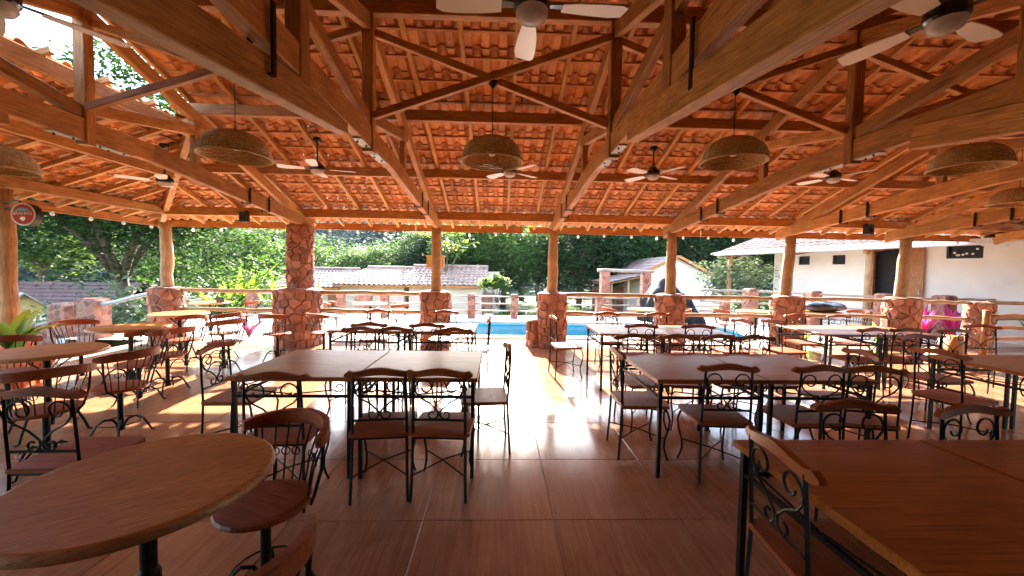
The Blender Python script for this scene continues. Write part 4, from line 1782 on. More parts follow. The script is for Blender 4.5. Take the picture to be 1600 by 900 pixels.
random.seed(21)
row1 = [  # kind, x, y, crown height, scale, label
    ('c', -27.5, 24, 4.6, 1.25, 'bright round tree behind the brown roof at the left edge'),
    ('a', -22.0, 27, 4.2, 1.2, 'green tree right above the brown roof, left of the big tree'),
    ('a', -15.2, 23, 3.4, 1.05, 'rounded yellow-green tree behind the forked trunk'),
    ('a', -14.2, 28, 3.0, 1.1, 'rounded tree left of the tall stone pillar'),
    ('a', -11.4, 31, 2.8, 1.0, 'green tree just left of the tall stone pillar'),
    ('a', -9.0, 30, 2.9, 1.05, 'tree just right of the tall stone pillar behind the cabin roof'),
    ('e', -6.6, 33, 3.9, 1.1, 'slender green tree above the middle cabin roof'),
    ('b', -5.2, 29, 3.6, 1.0, 'dark tree above the middle cabin roof'),
    ('e', -3.6, 31, 5.2, 1.3, 'tall leafy tree above the right cabin roof'),
    ('c', -1.7, 27, 4.6, 1.15, 'sunlit tree right of the wooden nest box'),
    ('e', .3, 30, 4.6, 1.35, 'light feathery tree left of the third post'),
    ('c', 2.6, 26, 4.2, 1.1, 'bright tree directly left of the third post'),
    ('b', 5.2, 25, 4.2, 1.25, 'very dark tree right of the third post'),
    ('b', 7.4, 27, 5.0, 1.3, 'dark tall tree left of the stone gate pillar'),
    ('e', 9.6, 28, 5.4, 1.3, 'tall tree above the gate lintel'),
    ('c', 11.6, 30, 5.6, 1.3, 'bright tree left of the gable house roof'),
    ('b', 14.6, 28, 5.6, 1.45, 'dark tree behind the gable house roof'),
    ('f', 18.2, 27, 5.6, 1.4, 'dark tree between the gable house and the white house'),
    ('b', 22.5, 28, 6.0, 1.5, 'dark tree behind the white house roof end'),
]
for k, x, y, h, s, l in row1:
    tree(k, x, y, h, s, l)
row2 = [('f', -34, 44, 5, 1.6), ('a', -29, 42, 5, 1.5), ('f', -24.5, 44, 5, 1.5), ('b', -19.5, 43, 3.6, 1.2), ('a', -15.5, 44, 3.0, 1.1), ('f', -11.0, 43, 3.0, 1.05), ('a', -6.5, 45, 4.8, 1.3),
        ('f', -2, 44, 7, 1.7), ('a', 2.5, 43, 6.5, 1.6), ('b', 7, 42, 7, 1.7), ('f', 12, 43, 7.5, 1.8), ('b', 17, 42, 7.5, 1.8), ('a', 22, 44, 8, 1.8), ('b', 28, 43, 8, 1.8)]
place_words = ['far left', 'left of the big tree', 'left, under the big tree crown', 'behind the big forked trunk', 'right of the big tree', 'left of the tall stone pillar',
               'right of the tall stone pillar', 'left of the second post', 'between second and third post', 'just right of the third post', 'above the stone gate', 'above the gable house', 'left of the white house', 'above the white house']
for (k, x, y, h, s), wd in zip(row2, place_words):
    tree(k, x, y, h, s, 'tree at the foot of the hill, second row, ' + wd, 'trees at the foot of the hill')
# yellow blossom behind the second post
t = thing('blossoming_tree', 'tree with yellow blossom behind the second post', 'tree', (-2.9, 21.5, terrain_z(-2.9, 21.5)))
link('crown', crown_mesh('crown', 'leaf_bright', 1.5, 1.3, 1.3, 50, 20, .12, 51), t).location = (0, 0, 4.9)
link('blossom', crown_mesh('blossom', 'leaf_yellow', 1.6, 1.3, 1.3, 9, 40, .10, 52, .75, -.4, .2), t).location = (0, 0, 5.0)
trunk_mb(4.6, .09, 4, .9, 53, .6).build('trunk', 'bark', t, smooth=True)
# small umbrella-shaped tree right of the cabins
t = thing('young_tree', 'small bright flat-topped young tree at the right end of the cabins', 'tree', (-.1, 17.0, terrain_z(-.1, 17)))
link('crown', crown_mesh('crown', 'leaf_bright', .95, .9, .45, 26, 20, .15, 61, .4, -.6, .5), t).location = (0, 0, 2.65)
trunk_mb(2.6, .05, 5, .6, 62, .7).build('trunk', 'bark', t, smooth=True)
# olive-like pale tree beside the white house
t = thing('pale_tree', 'pale small-leaved tree with several thin stems beside the white house', 'tree', (10.0, 16.0, terrain_z(10, 16)))
link('crown', crown_mesh('crown', 'leaf_pale', 1.75, 1.7, 1.35, 120, 26, .085, 63, .4), t).location = (0, 0, 3.0)
mbt = MB()
for k in range(4):
    a = k * 1.6
    mbt.tube([(.05 * cos(a), .05 * sin(a), 0), (.2 * cos(a), .2 * sin(a), 1.1), (.6 * cos(a), .6 * sin(a), 2.6)], [.06, .05, .02], 6)
mbt.build('trunk', 'bark', t, smooth=True)

# forest on the hillside: one mass nobody could count
mb = MB()
rnd = random.Random(5)
ico = []
for i in range(7):
    ph = -pi / 2 + pi * i / 6
    for k in range(9):
        a = 2 * pi * k / 9
        ico.append((cos(ph) * cos(a), cos(ph) * sin(a), sin(ph)))
fm = MB()
for _ in range(2300):
    y = rnd.uniform(52, 190)
    x = rnd.uniform(-1.55 * y, 1.3 * y)
    gz = terrain_z(x, y)
    r = rnd.uniform(1.7, 3.4)
    leaf_quads(fm, (x, y, gz + r * .9), 34, (r, r, r * .95), .55 + .004 * y, .2, rnd)
tag(fm.build('hill_forest', 'leaf_far_shade'), 'forest covering the hillside behind the garden', 'forest', kind='stuff')

# low bushes behind the pool fence
BUSH = {'g': crown_mesh('foliage', 'leaf_mid', .8, .7, .6, 60, 22, .075, 71, .3, -.4, .4),
        'p': crown_mesh('foliage', 'leaf_pale', .8, .7, .6, 60, 22, .07, 72, .3, -.4, .4),
        'y': crown_mesh('foliage', 'leaf_bright', .8, .7, .6, 60, 22, .08, 73, .3, -.4, .4)}


def bush(k, x, y, s, label, sz=1.0, lift=.35):
    gz = terrain_z(x, y)
    t = thing('bush', label, 'bush', (x, y, gz), random.uniform(0, 6.28), 'garden bushes')
    o = link('foliage', BUSH[k], t)
    o.location = (0, 0, lift * s * sz)
    o.scale = (s, s, s * sz)
    mbs = MB()
    for q in range(4):
        a = q * 1.57 + random.random()
        mbs.tube([(0, 0, -.05), (.2 * s * cos(a), .2 * s * sin(a), .3 * s * sz)], .02, 5)
    mbs.build('stem', 'bark', t)
    return t


for k, x, y, s, sz, l in (
        ('p', 1.5, 14.6, .9, 1.3, 'pale bush behind the pool fence, left of the third pier'),
        ('g', .1, 14.9, .7, 1.4, 'bush with mixed leaves behind the pool fence at the centre'),
        ('g', 2.7, 15.2, 1.1, 1.5, 'green bush behind the pool fence just right of the third pier'),
        ('y', -11.8, 17.2, 1.6, 1.5, 'bright bush below the big tree, right of its trunk'),
        ('y', -9.4, 13.4, 1.0, 1.3, 'bright bush behind the railing between corner post and stone pillar'),
        ('p', -12.6, 11.9, 1.7, 1.15, 'pale sunlit hedge bush below the brown roof'),
        ('p', -14.6, 13.2, 1.6, 1.1, 'pale sunlit hedge bush beside the play house'),
        ('y', -16.4, 16.6, 1.7, 1.1, 'yellow-green bush in front of the brown roof'),
        ('p', -10.9, 11.6, 1.6, 1.4, 'pale bush behind the stone step posts'),
        ('g', -9.9, 15.2, 1.3, 1.4, 'green bush behind the tall stone pillar to its left'),
        ('p', -8.3, 14.6, 1.0, 1.4, 'pale bush beside the tall stone pillar'),
        ('g', 12.6, 18.5, 1.6, 1.6, 'dark bush between the gable house and the pale tree'),
        ('y', 4.1, 16.8, .8, 1.6, 'small bright bush beside the stone gate')):
    bush(k, x, y, s, l, sz)


def blade_plant(name, x, y, z, n, L, wd, mat, label, cat='plant', group=None, lean=.7, parent=None, seed=0):
    rnd = random.Random(seed)
    t = thing(name, label, cat, (x, y, z), 0, group)
    for k in range(n):
        a = 2 * pi * k / n * 2.4 + rnd.uniform(-.3, .3)
        l = L * rnd.uniform(.7, 1.1)
        ln = lean * rnd.uniform(.5, 1.2)
        h0 = rnd.uniform(0, .25) * L
        mb = MB()
        seg = 6
        for i in range(seg + 1):
            q = i / seg
            r = l * ln * q
            zz = h0 + l * (q - .55 * ln * q * q)
            w = wd * sin(pi * min(1, .12 + q * .88)) ** .8 * .5 + .002
            c = Vector((cos(a) * r, sin(a) * r, zz))
            sd = Vector((-sin(a), cos(a), 0)) * w
            mb.v += [tuple(c - sd + Vector((0, 0, w * .35))), tuple(c), tuple(c + sd + Vector((0, 0, w * .35)))]
        for i in range(seg):
            for j in (0, 1):
                b0 = i * 3 + j
                mb.f.append((b0, b0 + 1, b0 + 4, b0 + 3))
        mb.build('leaf', mat, t, smooth=True)
    MB().tube([(0, 0, -.02), (.01, 0, .12 * L), (0, 0, .3 * L)], [.025, .02, .012], 6).build('stem', 'bark', t)
    return t


# pink cordylines by the right railing
for i, (x, y, s, n, mt, l) in enumerate((
        (10.05, 8.75, .85, 22, 'leaf_pink', 'bright pink cordyline left of the low right pier'),
        (11.05, 8.95, .85, 22, 'leaf_pink', 'bright pink cordyline right beside the low right pier'),
        (9.55, 8.65, .5, 11, 'leaf_purple', 'dark purple cordyline right of the seventh post'),
        (10.55, 9.05, .5, 11, 'leaf_purple', 'dark purple cordyline behind the low right pier'),
        (11.9, 8.9, .7, 13, 'leaf_plant', 'bright green broad-leaved plant at the right edge'),
        (12.6, 8.6, .7, 13, 'leaf_plant', 'green leafy plant furthest right by the railing'))):
    blade_plant('leafy_plant', x, y, .05, n, s, .055, mt, l, group='plants along the right railing', seed=80 + i, lean=.42)
for i, (x, y, s, l) in enumerate(((8.95, 8.72, .5, 'low green plant behind the seventh pier'), (7.1, 8.66, .45, 'low green plant left of the black bundle'), (9.9, 9.0, .45, 'low green plant under the pink cordylines'), (-5.6, 8.75, .5, 'reddish-green plant behind the left railing'))):
    blade_plant('leafy_plant', x, y, -.03, 12, s, .09, 'leaf_plant' if i < 3 else 'leaf_purple', l, group='low plants behind the railing', seed=120 + i)

# potted plant in an orange planter, left
t = thing('planter', 'square orange terracotta planter with carved panels at the left edge', 'planter', (-5.95, 4.85, FZ), radians(12))
mb = MB()
for z, h in ((0, .20), (.03, .21), (.34, .255), (.36, .275), (.42, .275), (.42, .235), (.37, .23)):
    for sx, sy in ((-1, -1), (1, -1), (1, 1), (-1, 1)):
        mb.v.append((sx * h, sy * h, z))
for r in range(6):
    for i in range(4):
        j = (i + 1) % 4
        mb.f.append((r * 4 + i, r * 4 + j, (r + 1) * 4 + j, (r + 1) * 4 + i))
mb.f.append((3, 2, 1, 0))
mb.build('pot', 'terracotta_pot', t)
MB().box((0, 0, .365), (.45, .45, .02)).build('soil', 'soil', t)
for sx in (-1, 1):
    for k in range(2):
        mb = MB().box((sx * .105, -.232 - .02 * k, .12 + .14 * k), (.15, .03, .11))
        mb.build('panel', 'terracotta_pot', t)
        mb = MB().box((.232 + .02 * k, sx * .105, .12 + .14 * k), (.03, .15, .11))
        mb.build('panel', 'terracotta_pot', t)
blade_plant('potted_plant', -5.95, 4.85, .375, 16, .62, .14, 'leaf_plant', 'broad-leaved green plant growing in the orange planter', seed=140, lean=.75)
blade_plant('potted_plant', -7.6, 5.1, -.1, 16, .95, .16, 'leaf_plant', 'dark broad-leaved shrub behind the left post', seed=141, lean=.6)
for i, (x, y) in enumerate(((-10.4, 15.6), (-9.1, 16.2), (-11.3, 16.4))):
    blade_plant('palm_plant', x, y, terrain_z(x, y), 18, 3.0, .26, 'leaf_plant', ('green fan of leaves behind the railing, ' + ('middle', 'right', 'left') [i] + ' of three'), 'plant', 'leafy clumps behind the railing', .5, seed=150 + i)

# dark stump beside the right tables
mb = MB()
rnd = random.Random(9)
k = 14
for i, (z, r) in enumerate(((0, .36), (.08, .30), (.22, .22), (.40, .16), (.52, .13), (.54, .05))):
    for q in range(k):
        a = 2 * pi * q / k
        rr = r * (1 + .14 * sin(3 * a + i * .4) + .08 * sin(5 * a + 2) + rnd.uniform(-.05, .05))
        mb.v.append((rr * cos(a) + .03 * i, rr * sin(a), z + rnd.uniform(-.01, .01)))
for i in range(5):
    for q in range(k):
        q2 = (q + 1) % k
        mb.f.append((i * k + q, i * k + q2, (i + 1) * k + q2, (i + 1) * k + q))
mb.f.append(tuple(5 * k + q for q in range(k)))
tag(mb.build('tree_stump', 'beam', None, (8.0, 6.55, FZ), True), 'dark brown flared tree stump on the floor at the right', 'stump')
t = thing('rustic_gate', 'orange round-log gate posts with rails at the right edge', 'gate', (8.95, 6.75, FZ))
log_obj('gate_post', (0, 0, 0), (0.02, 0, .98), .06, .055, 'door_wood', t)
log_obj('gate_post', (1.5, 0, 0), (1.5, 0, .98), .06, .055, 'door_wood', t)
for z in (.88, .66, .45):
    log_obj('gate_rail', (.04, 0, z), (1.46, 0, z), .035, .035, 'door_wood', t, 8)

# ================================================================== FENCES, GATE, BUILDINGS
t = thing('pool_fence', 'low fence of stone posts and three pale rails behind the pool', 'fence', (0, 13.05, -.03))
fxs = [-8.4 + 1.46 * i for i in range(12)]
fxs = [x + .165 for x in fxs]
for x in fxs:
    mb = MB()
    for z, w in ((0, .125), (.4, .12), (.78, .115), (.82, .09)):
        for sx, sy in ((-1, -1), (1, -1), (1, 1), (-1, 1)):
            mb.v.append((x + sx * w * random.uniform(.94, 1.06), sy * w * random.uniform(.94, 1.06), z))
    for r in range(3):
        for i in range(4):
            j = (i + 1) % 4
            mb.f.append((r * 4 + i, r * 4 + j, (r + 1) * 4 + j, (r + 1) * 4 + i))
    mb.f.append((12, 13, 14, 15))
    mb.build('stone_post', 'stone_far', t)
for z in (.74, .49, .25):
    for a, b2 in zip(fxs[:-1], fxs[1:]):
        log_obj('rail', (a + .1, 0, z), (b2 - .1, 0, z + random.uniform(-.01, .01)), .024, .022, 'grey_log', t, 7, 4, .006)
# small stone blocks on the deck before the fence
for i, (x, y, l) in enumerate(((-2.1, 12.5, 'left'), (-.35, 12.55, 'middle'), (3.2, 12.5, 'right'))):
    mb = MB()
    mb.prism([(-.13, -.1), (.12, -.11), (.14, .09), (-.11, .11)], 'z', 0, .17)
    tag(mb.build('stone_block', 'coping', None, (x, y, -.028)), 'small pale stone block on the deck behind the pool, ' + l + ' one', 'block', 'stone blocks by the pool')

# right-hand fence towards the white house
t = thing('side_fence', 'fence of stone posts and grey log rails before the white house', 'fence', (0, 0, -.03))
sp_ = [(6.95, 13.05), (8.3, 12.4), (9.4, 11.2), (10.3, 9.9), (11.4, 9.45), (12.9, 9.3)]
for x, y in sp_[1:]:
    mb = MB()
    for z, w in ((0, .17), (.5, .165), (1.12, .16), (1.16, .12)):
        for sx, sy in ((-1, -1), (1, -1), (1, 1), (-1, 1)):
            mb.v.append((x + sx * w * random.uniform(.94, 1.06), y + sy * w * random.uniform(.94, 1.06), z))
    for r in range(3):
        for i in range(4):
            j = (i + 1) % 4
            mb.f.append((r * 4 + i, r * 4 + j, (r + 1) * 4 + j, (r + 1) * 4 + i))
    mb.f.append((12, 13, 14, 15))
    mb.build('stone_post', 'stone_far', t)
for z in (1.06, .68, .35):
    for (xa, ya), (xb, yb) in zip(sp_[:-1], sp_[1:]):
        log_obj('rail', (xa, ya, z), (xb, yb, z), .036, .03, 'grey_log', t, 7, 5, .012)

# garden step posts at the left with sloping handrail
t = thing('garden_steps', 'stone posts and sloping handrail of the garden steps at the left', 'steps', (-8.9, 8.3, -.33))
for x, y, h, w in ((-.55, .35, 1.0, .36), (.12, .30, 1.12, .38), (-1.9, .9, .45, .34)):
    mb = MB()
    for z, ww in ((-.5, w / 2), (h * .5, w / 2 * .98), (h, w / 2 * .95), (h + .05, w / 2 * .7)):
        for sx, sy in ((-1, -1), (1, -1), (1, 1), (-1, 1)):
            mb.v.append((x + sx * ww * random.uniform(.95, 1.05), y + sy * ww * random.uniform(.95, 1.05), z))
    for r in range(3):
        for i in range(4):
            j = (i + 1) % 4
            mb.f.append((r * 4 + i, r * 4 + j, (r + 1) * 4 + j, (r + 1) * 4 + i))
    mb.f.append((12, 13, 14, 15))
    mb.build('stone_post', 'stone_far', t)
log_obj('handrail', (.15, .30, 1.0), (1.95, -.25, 1.36), .045, .04, 'steel', t)
log_obj('handrail', (-1.9, .9, .42), (.1, .30, .95), .035, .035, 'grey_log', t)
for k in range(4):
    MB().box((-.9 - .3 * k, -.6, .2 - .16 * k), (.32, 1.3, .14)).build('step', 'coping', t)

# stone gate beyond the pool
t = thing('stone_gate', 'gate of two tall stone pillars with a grey timber lintel', 'gate', (0, 14.4, terrain_z(4, 14.4)))
zt = 1.62 - terrain_z(4, 14.4)
for x in (3.98, 5.55):
    mb = MB()
    for z, w in ((0, .175), (zt * .5, .165), (zt, .155)):
        for sx, sy in ((-1, -1), (1, -1), (1, 1), (-1, 1)):
            mb.v.append((x + sx * w, sy * w, z))
    for r in range(2):
        for i in range(4):
            j = (i + 1) % 4
            mb.f.append((r * 4 + i, r * 4 + j, (r + 1) * 4 + j, (r + 1) * 4 + i))
    mb.f.append((8, 9, 10, 11))
    mb.build('stone_pillar', 'stone_far', t)
log_obj('lintel', (3.70, 0, zt - .04 + .08), (5.85, 0, zt - .06 + .08), .065, .06, 'grey_log', t)

# tarpaulin over something bulky
mb = MB()
nx, ny = 26, 12
rnd = random.Random(3)
for j in range(ny + 1):
    for i in range(nx + 1):
        u, v = -1 + 2 * i / nx, -1 + 2 * j / ny
        e = max(0, 1 - abs(u) ** 3.2) * max(0, 1 - abs(v) ** 4)
        h = 1.40 * e ** .42 * (1 - .55 * max(0, u + .25) - .30 * max(0, -.45 - u)) + .05 * sin(u * 9 + v * 5) * e + .05 * sin(u * 17 + 2 + v * 3) * e
        mb.v.append((u * .85 + .05 * sin(v * 6), v * .7 + .06 * sin(u * 11), max(0, h)))
for j in range(ny):
    for i in range(nx):
        a = j * (nx + 1) + i
        mb.f.append((a, a + 1, a + nx + 2, a + nx + 1))
o = mb.build('tarpaulin_cover', 'tarp', None, (5.62, 12.4, -.028), True)
tag(o, 'dark tarpaulin draped over a bulky shape before the gable house', 'tarpaulin')


def tiled_roof(mb, p00, p10, p01, p11, pitch=.24, row=.38, amp=.035):
    """corrugated clay tile surface between eave p00-p10 and ridge p01-p11, tiles stepped row by row"""
    p00, p10, p01, p11 = map(Vector, (p00, p10, p01, p11))
    W = (p10 - p00).length
    Ls = ((p01 - p00).length + (p11 - p10).length) / 2
    n = max(2, int(W / pitch)) * 4
    rws = max(2, int(Ls / row))
    nrm = (p10 - p00).cross(p01 - p00).normalized()
    if nrm.z < 0:
        nrm = -nrm
    for r in range(rws):
        base = len(mb.v)
        for t_, lift in ((r / rws, .05), ((r + 1.06) / rws, .012)):
            t_ = min(t_, 1.0)
            a = p00.lerp(p01, t_)
            b2 = p10.lerp(p11, t_)
            for i in range(n + 1):
                ph = i / n
                w = amp * (abs(sin(pi * i / 4)) * 1.6 - .3)
                mb.v.append(tuple(a.lerp(b2, ph) + nrm * (w + lift)))
        for i in range(n):
            mb.f.append((base + i, base + i + 1, base + n + 2 + i, base + n + 1 + i))
        # riser at the lower edge
        b1 = len(mb.v)
        for i in range(n + 1):
            q = Vector(mb.v[base + i])
            mb.v.append(tuple(q - nrm * .045))
        for i in range(n):
            mb.f.append((b1 + i, b1 + i + 1, base + i + 1, base + i))


# cabins beyond the pool
t = thing('cabin_row', 'row of low cream cabins with three stepped clay roofs beyond the pool', 'building', (0, 20, -1.65))
Z0 = 1.65
for nm, x0, x1, ze, zr_, hipl in (('a', -12.2, -8.05, .62, 1.50, 1.2), ('b', -8.3, -4.75, .78, 1.62, .9), ('c', -4.8, -.75, .80, 1.74, 0.0)):
    mb = MB()
    tiled_roof(mb, (x0 - .1, -.5, ze + Z0), (x1 + .1, -.5, ze + Z0), (x0 - .1 + hipl, 2.2, zr_ + Z0), (x1 + .1, 2.2, zr_ + Z0))
    tiled_roof(mb, (x1 + .1, 4.9, ze + Z0), (x0 - .1, 4.9, ze + Z0), (x1 + .1, 2.2, zr_ + Z0), (x0 - .1 + hipl, 2.2, zr_ + Z0))
    if hipl:
        tiled_roof(mb, (x0 - .1, 4.9, ze + Z0), (x0 - .1, -.5, ze + Z0), (x0 - .1 + hipl, 2.25, zr_ + Z0), (x0 - .1 + hipl, 2.15, zr_ + Z0))
    mb.build('roof', 'clay_roof', t)
    mb = MB()
    mb.tube([(x0 - .1 + hipl, 2.2, zr_ + Z0 + .06), (x1 + .1, 2.2, zr_ + Z0 + .06)], .11, 8)
    mb.build('ridge', 'clay_roof', t)
    mb = MB()
    mb.box(((x0 + x1) / 2, 2.2, (ze + Z0 - .02) / 2), (x1 - x0 - .3, 4.6, ze + Z0 - .02))
    mb.build('wall', 'wall_cream', t)
    MB().box(((x0 + x1) / 2, -.47, ze + Z0 - .05), (x1 - x0, .05, .10)).build('eaves_board', 'fascia', t)
MB().box((-8.35, -.115, 1.1), (.8, .03, 2.0)).build('door', 'door_wood', t)
MB().box((-2.8, -.115, 1.35), (.7, .03, .6)).build('window', 'dark_opening', t)
MB().box((-.62, 1.2, 1.0), (.5, 2.5, 2.0)).build('brick_end', 'stone_far', t)
MB().box((-.35, 2.4, 1.9), (.7, .8, 2.6)).build('water_tower', 'wall_cream', t)
# stone gate pier beside the cabins
tag(MB().prism([(-.2, -.2), (.2, -.2), (.19, .2), (-.2, .19)], 'z', 0, 2.6).build('stone_pier', 'stone_far', None, (-7.6, 14.9, terrain_z(-7.6, 14.9))), 'slender stone pier just left of the tall stone pillar', 'pier')
tag(MB().prism([(-.3, -.2), (.3, -.2), (.29, .2), (-.3, .19)], 'z', 0, 1.9).build('stone_pier', 'stone_far', None, (-5.4, 15.5, terrain_z(-5.4, 15.5))), 'low stone pier just right of the tall stone pillar before the cabin', 'pier')

# brown-roofed shed at the left
t = thing('brown_shed', 'long shed with brown corrugated roof at the left behind the play house', 'building', (-23.2, 21.5, -1.65), radians(4))
mb = MB()
tiled_roof(mb, (-3.9, -2.4, 1.05), (4.6, -2.4, 1.05), (-2.9, 0, 2.25), (3.6, 0, 2.25))
tiled_roof(mb, (4.6, 2.4, 1.05), (-3.9, 2.4, 1.05), (3.6, 0, 2.25), (-2.9, 0, 2.25))
mb.build('roof', 'brown_roof', t)
MB().box((.3, 0, .55), (7.4, 4.2, 1.1)).build('wall', 'wall_cream', t)

# play house
t = thing('play_house', 'small yellow-gabled wooden play house on white posts at the left edge', 'play house', (-15.6, 12.9, -1.65), radians(62))
for sx in (-1, 1):
    for sy in (-1, 1):
        MB().box((sx * .55, sy * .55, .8), (.09, .09, 1.6)).build('post', 'wall_white', t)
MB().prism([(-.68, 1.6), (.68, 1.6), (0, 2.25)], 'y', -.60, -.56).build('gable', 'yellow_wood', t)
MB().prism([(-.68, 1.6), (.68, 1.6), (0, 2.25)], 'y', .56, .60).build('gable', 'yellow_wood', t)
for s in (-1, 1):
    mb = MB()
    mb.prism([(0, 2.26), (s * .82, 1.50), (s * .82, 1.54), (0, 2.31)] if s < 0 else [(0, 2.31), (.82, 1.54), (.82, 1.50), (0, 2.26)], 'y', -.8, .8)
    mb.build('roof', 'grey_log', t)
MB().box((0, 0, .75), (1.2, 1.2, .06)).build('floor_board', 'yellow_wood', t)

# gable house
t = thing('gable_house', 'small white gable house with clay roof and open porch beyond the pool', 'building', (9.3, 20, -1.65))
gx0, gx1, gze, gzr = -1.75, 1.62, 1.62 + Z0, 2.44 + Z0
mb = MB()
mb.prism([(gx0, 0), (gx1, 0), (gx1, gze), (0, gzr), (gx0, gze)], 'y', 0, 5)
mb.build('wall', 'wall_white', t)
mb = MB()
tiled_roof(mb, (gx0 - .25, 5.2, gze - .05), (gx0 - .25, -.3, gze - .05), (0, 5.2, gzr + .06), (0, -.3, gzr + .06))
tiled_roof(mb, (gx1 + .25, -.3, gze - .05), (gx1 + .25, 5.2, gze - .05), (0, -.3, gzr + .06), (0, 5.2, gzr + .06))
mb.build('roof', 'clay_roof', t)
for s, xe in ((-1, gx0 - .25), (1, gx1 + .25)):
    beam('barge_board', (xe, -.32, gze - .06), (0, -.32, gzr + .05), .04, .14, 'fascia', t, .003)
mb = MB()
tiled_roof(mb, (-3.75, 3.2, 1.05 + Z0), (-3.75, -.3, 1.05 + Z0), (gx0 - .03, 3.2, 1.50 + Z0), (gx0 - .03, -.3, 1.50 + Z0))
mb.build('porch_roof', 'clay_roof', t)
MB().prism([(-3.75, 1.00 + Z0), (gx0 - .03, 1.45 + Z0), (gx0 - .03, 1.40 + Z0), (-3.75, .95 + Z0)], 'y', -.25, 3.2).build('porch_ceiling', 'door_wood', t)
for x in (-3.4, -2.5):
    log_obj('porch_post', (x, 0, 0), (x, 0, 1.02 + Z0 + (x + 3.4) * .2), .07, .065, 'log', t)
MB().box((-2.7, 3.1, 1.2), (1.9, .1, 2.4)).build('porch_wall', 'stone_far', t)
MB().box((1.95, .6, .95 + .6), (.5, .5, 3.1)).build('side_column', 'wall_white', t)

# white house on the right of the pool
ang = atan2(9.8 - 15.0, 12.45 - 10.95)     # long wall direction, towards us
t = thing('white_house', 'long white house with clay roof, pale gutter and log-post veranda at the right', 'building', (10.95, 15.0, -.32), ang)
# local +X runs along the wall towards the viewer, local -Y faces the pool ... outside is local -Y side
Lh = 11.0
HW = 2.95
# wall with real openings: (x0, x1, z0, z1)
ops = [(3.25, 4.05, .33, 2.86), (0.95, 1.35, 2.30, 2.62), (2.1, 2.5, 2.30, 2.62), (4.95, 5.65, 2.42, 2.78)]
xs_ = sorted({0, Lh} | {o_[0] for o_ in ops} | {o_[1] for o_ in ops})
zs_ = sorted({0, HW} | {o_[2] for o_ in ops} | {o_[3] for o_ in ops})
mb = MB()
for i in range(len(xs_) - 1):
    for j in range(len(zs_) - 1):
        cx, cz = (xs_[i] + xs_[i + 1]) / 2, (zs_[j] + zs_[j + 1]) / 2
        if any(o_[0] < cx < o_[1] and o_[2] < cz < o_[3] for o_ in ops):
            continue
        b0 = len(mb.v)
        mb.v += [(xs_[i], 0, zs_[j]), (xs_[i + 1], 0, zs_[j]), (xs_[i + 1], 0, zs_[j + 1]), (xs_[i], 0, zs_[j + 1])]
        mb.f.append((b0, b0 + 1, b0 + 2, b0 + 3))
for x0, x1, z0, z1 in ops:
    b0 = len(mb.v)
    mb.v += [(x0, 0, z0), (x1, 0, z0), (x1, 0, z1), (x0, 0, z1), (x0, .2, z0), (x1, .2, z0), (x1, .2, z1), (x0, .2, z1)]
    for k in range(4):
        k2 = (k + 1) % 4
        mb.f.append((b0 + k, b0 + k2, b0 + 4 + k2, b0 + 4 + k))
mb.v += [(0, 0, 0), (0, 5, 0), (0, 5, HW), (0, 0, HW), (0, 2.5, HW + 1.2)]
n0 = len(mb.v) - 5
mb.f.append((n0, n0 + 3, n0 + 4, n0 + 2, n0 + 1))
mb.build('wall', 'wall_white', t)
MB().box((5.5, 2.6, 1.4), (10.9, 4.6, 2.7)).build('dark_room_fill', 'dark_opening', t)  # solid near-black block; the room's shade is in its colour
for x0, x1, z0, z1 in ops[1:]:
    w = MB()
    w.box(((x0 + x1) / 2, .06, z1 - .02), (x1 - x0, .05, .04)).box(((x0 + x1) / 2, .06, z0 + .02), (x1 - x0, .05, .04))
    w.box((x0 + .02, .06, (z0 + z1) / 2), (.04, .05, z1 - z0 - .08)).box((x1 - .02, .06, (z0 + z1) / 2), (.04, .05, z1 - z0 - .08))
    fr = w.build('window_frame', 'black_plastic', t)
    MB().box(((x0 + x1) / 2, .09, (z0 + z1) / 2), (x1 - x0 - .08, .012, z1 - z0 - .08)).build('pane', 'dark_opening', fr)
    if x1 - x0 > .5:
        rn = random.Random(4)
        for q in range(7):
            MB().prism([(.03 * cos(a_ * pi / 3 + q), .03 * sin(a_ * pi / 3 + q)) for a_ in range(6)], 'y', -.004, .004).build('cut_out', 'wall_white', fr, (rn.uniform(x0 + .1, x1 - .1), .075, rn.uniform(z0 + .07, z1 - .07)))
x0, x1, z0, z1 = ops[0]
w = MB()
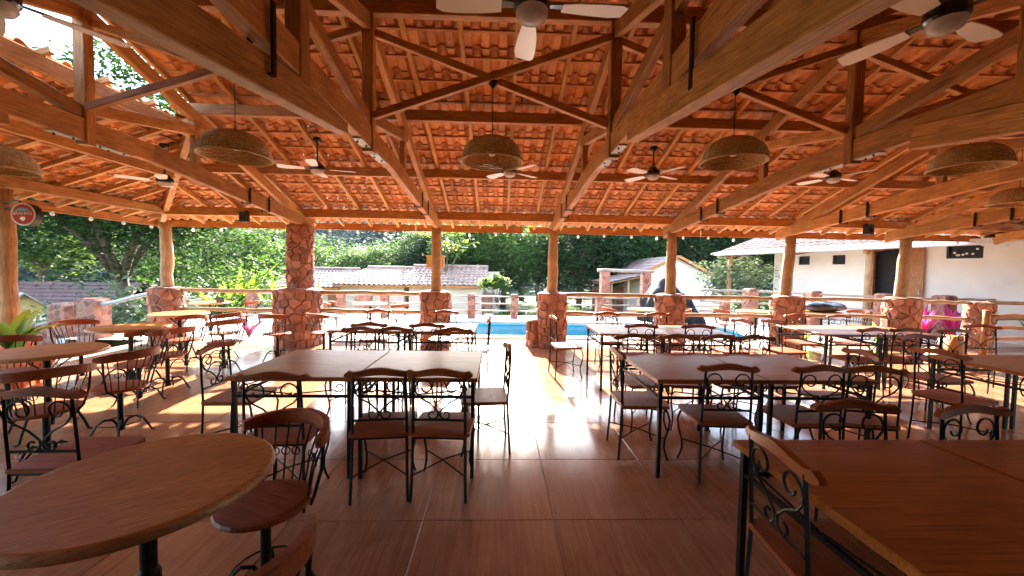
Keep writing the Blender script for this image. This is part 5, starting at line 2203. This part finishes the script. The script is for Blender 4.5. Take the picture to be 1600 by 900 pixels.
w.box((x0 + .04, -.02, (z0 + z1) / 2), (.10, .12, z1 - z0)).box((x1 - .04, -.02, (z0 + z1) / 2), (.10, .12, z1 - z0)).box(((x0 + x1) / 2, -.02, z1 - .05), (x1 - x0 - .18, .12, .10))
w.build('door_frame', 'door_wood', t)
d_ = MB().box((.22, .0, 1.22), (.46, .045, 2.42)).build('door', 'door_wood', t, (x1 + .06, -.09, .34))
MB().tube([(.38, -.05, 1.05), (.38, -.05, 1.18)], .012, 6).build('handle', 'steel', d_)
# veranda roof
mb = MB()
tiled_roof(mb, (-1.4, -1.55, HW - .20), (Lh, -1.55, HW - .20), (-1.4, 2.5, HW + 1.12), (Lh, 2.5, HW + 1.12))
tiled_roof(mb, (Lh, 5.6, HW - .05), (-1.4, 5.6, HW - .05), (Lh, 2.5, HW + 1.12), (-1.4, 2.5, HW + 1.12))
mb.build('roof', 'clay_roof', t)
MB().box((Lh / 2 - .7, -1.60, HW - .20), (Lh + 1.4, .10, .13)).build('gutter', 'gutter', t)
MB().prism([(-1.5, HW - .24), (-.02, HW + .245), (-.02, HW + .205), (-1.5, HW - .28)], 'x', -1.35, Lh).build('veranda_ceiling', 'wall_white', t)
for x in (-.9, 1.6, 3.9):
    log_obj('veranda_post', (x, -1.30, 0), (x, -1.30, HW - .25), .085, .08, 'log', t)
    beam('veranda_beam', (x, -1.5, HW - .33), (x, -.02, HW - .12), .09, .12, 'door_wood', t)
MB().box((Lh / 2 - .7, -.8, .14), (Lh + 1.4, 1.6, .28)).build('veranda_floor', 'coping', t)

# ================================================================== HAZE
mb = MB().box((0, 45, 70), (1230, 930, 150))
hz = mb.build('haze', None)
m = bpy.data.materials.new('haze')
m.use_nodes = True
nt = m.node_tree
nt.nodes.remove(nt.nodes["Principled BSDF"])
pv = nt.nodes.new("ShaderNodeVolumePrincipled")
pv.inputs['Color'].default_value = (0.55, 0.74, 1.0, 1)
pv.inputs['Density'].default_value = 0.00025
nt.links.new(pv.outputs[0], nt.nodes["Material Output"].inputs['Volume'])
hz.data.materials.append(m)
tag(hz, kind='stuff')
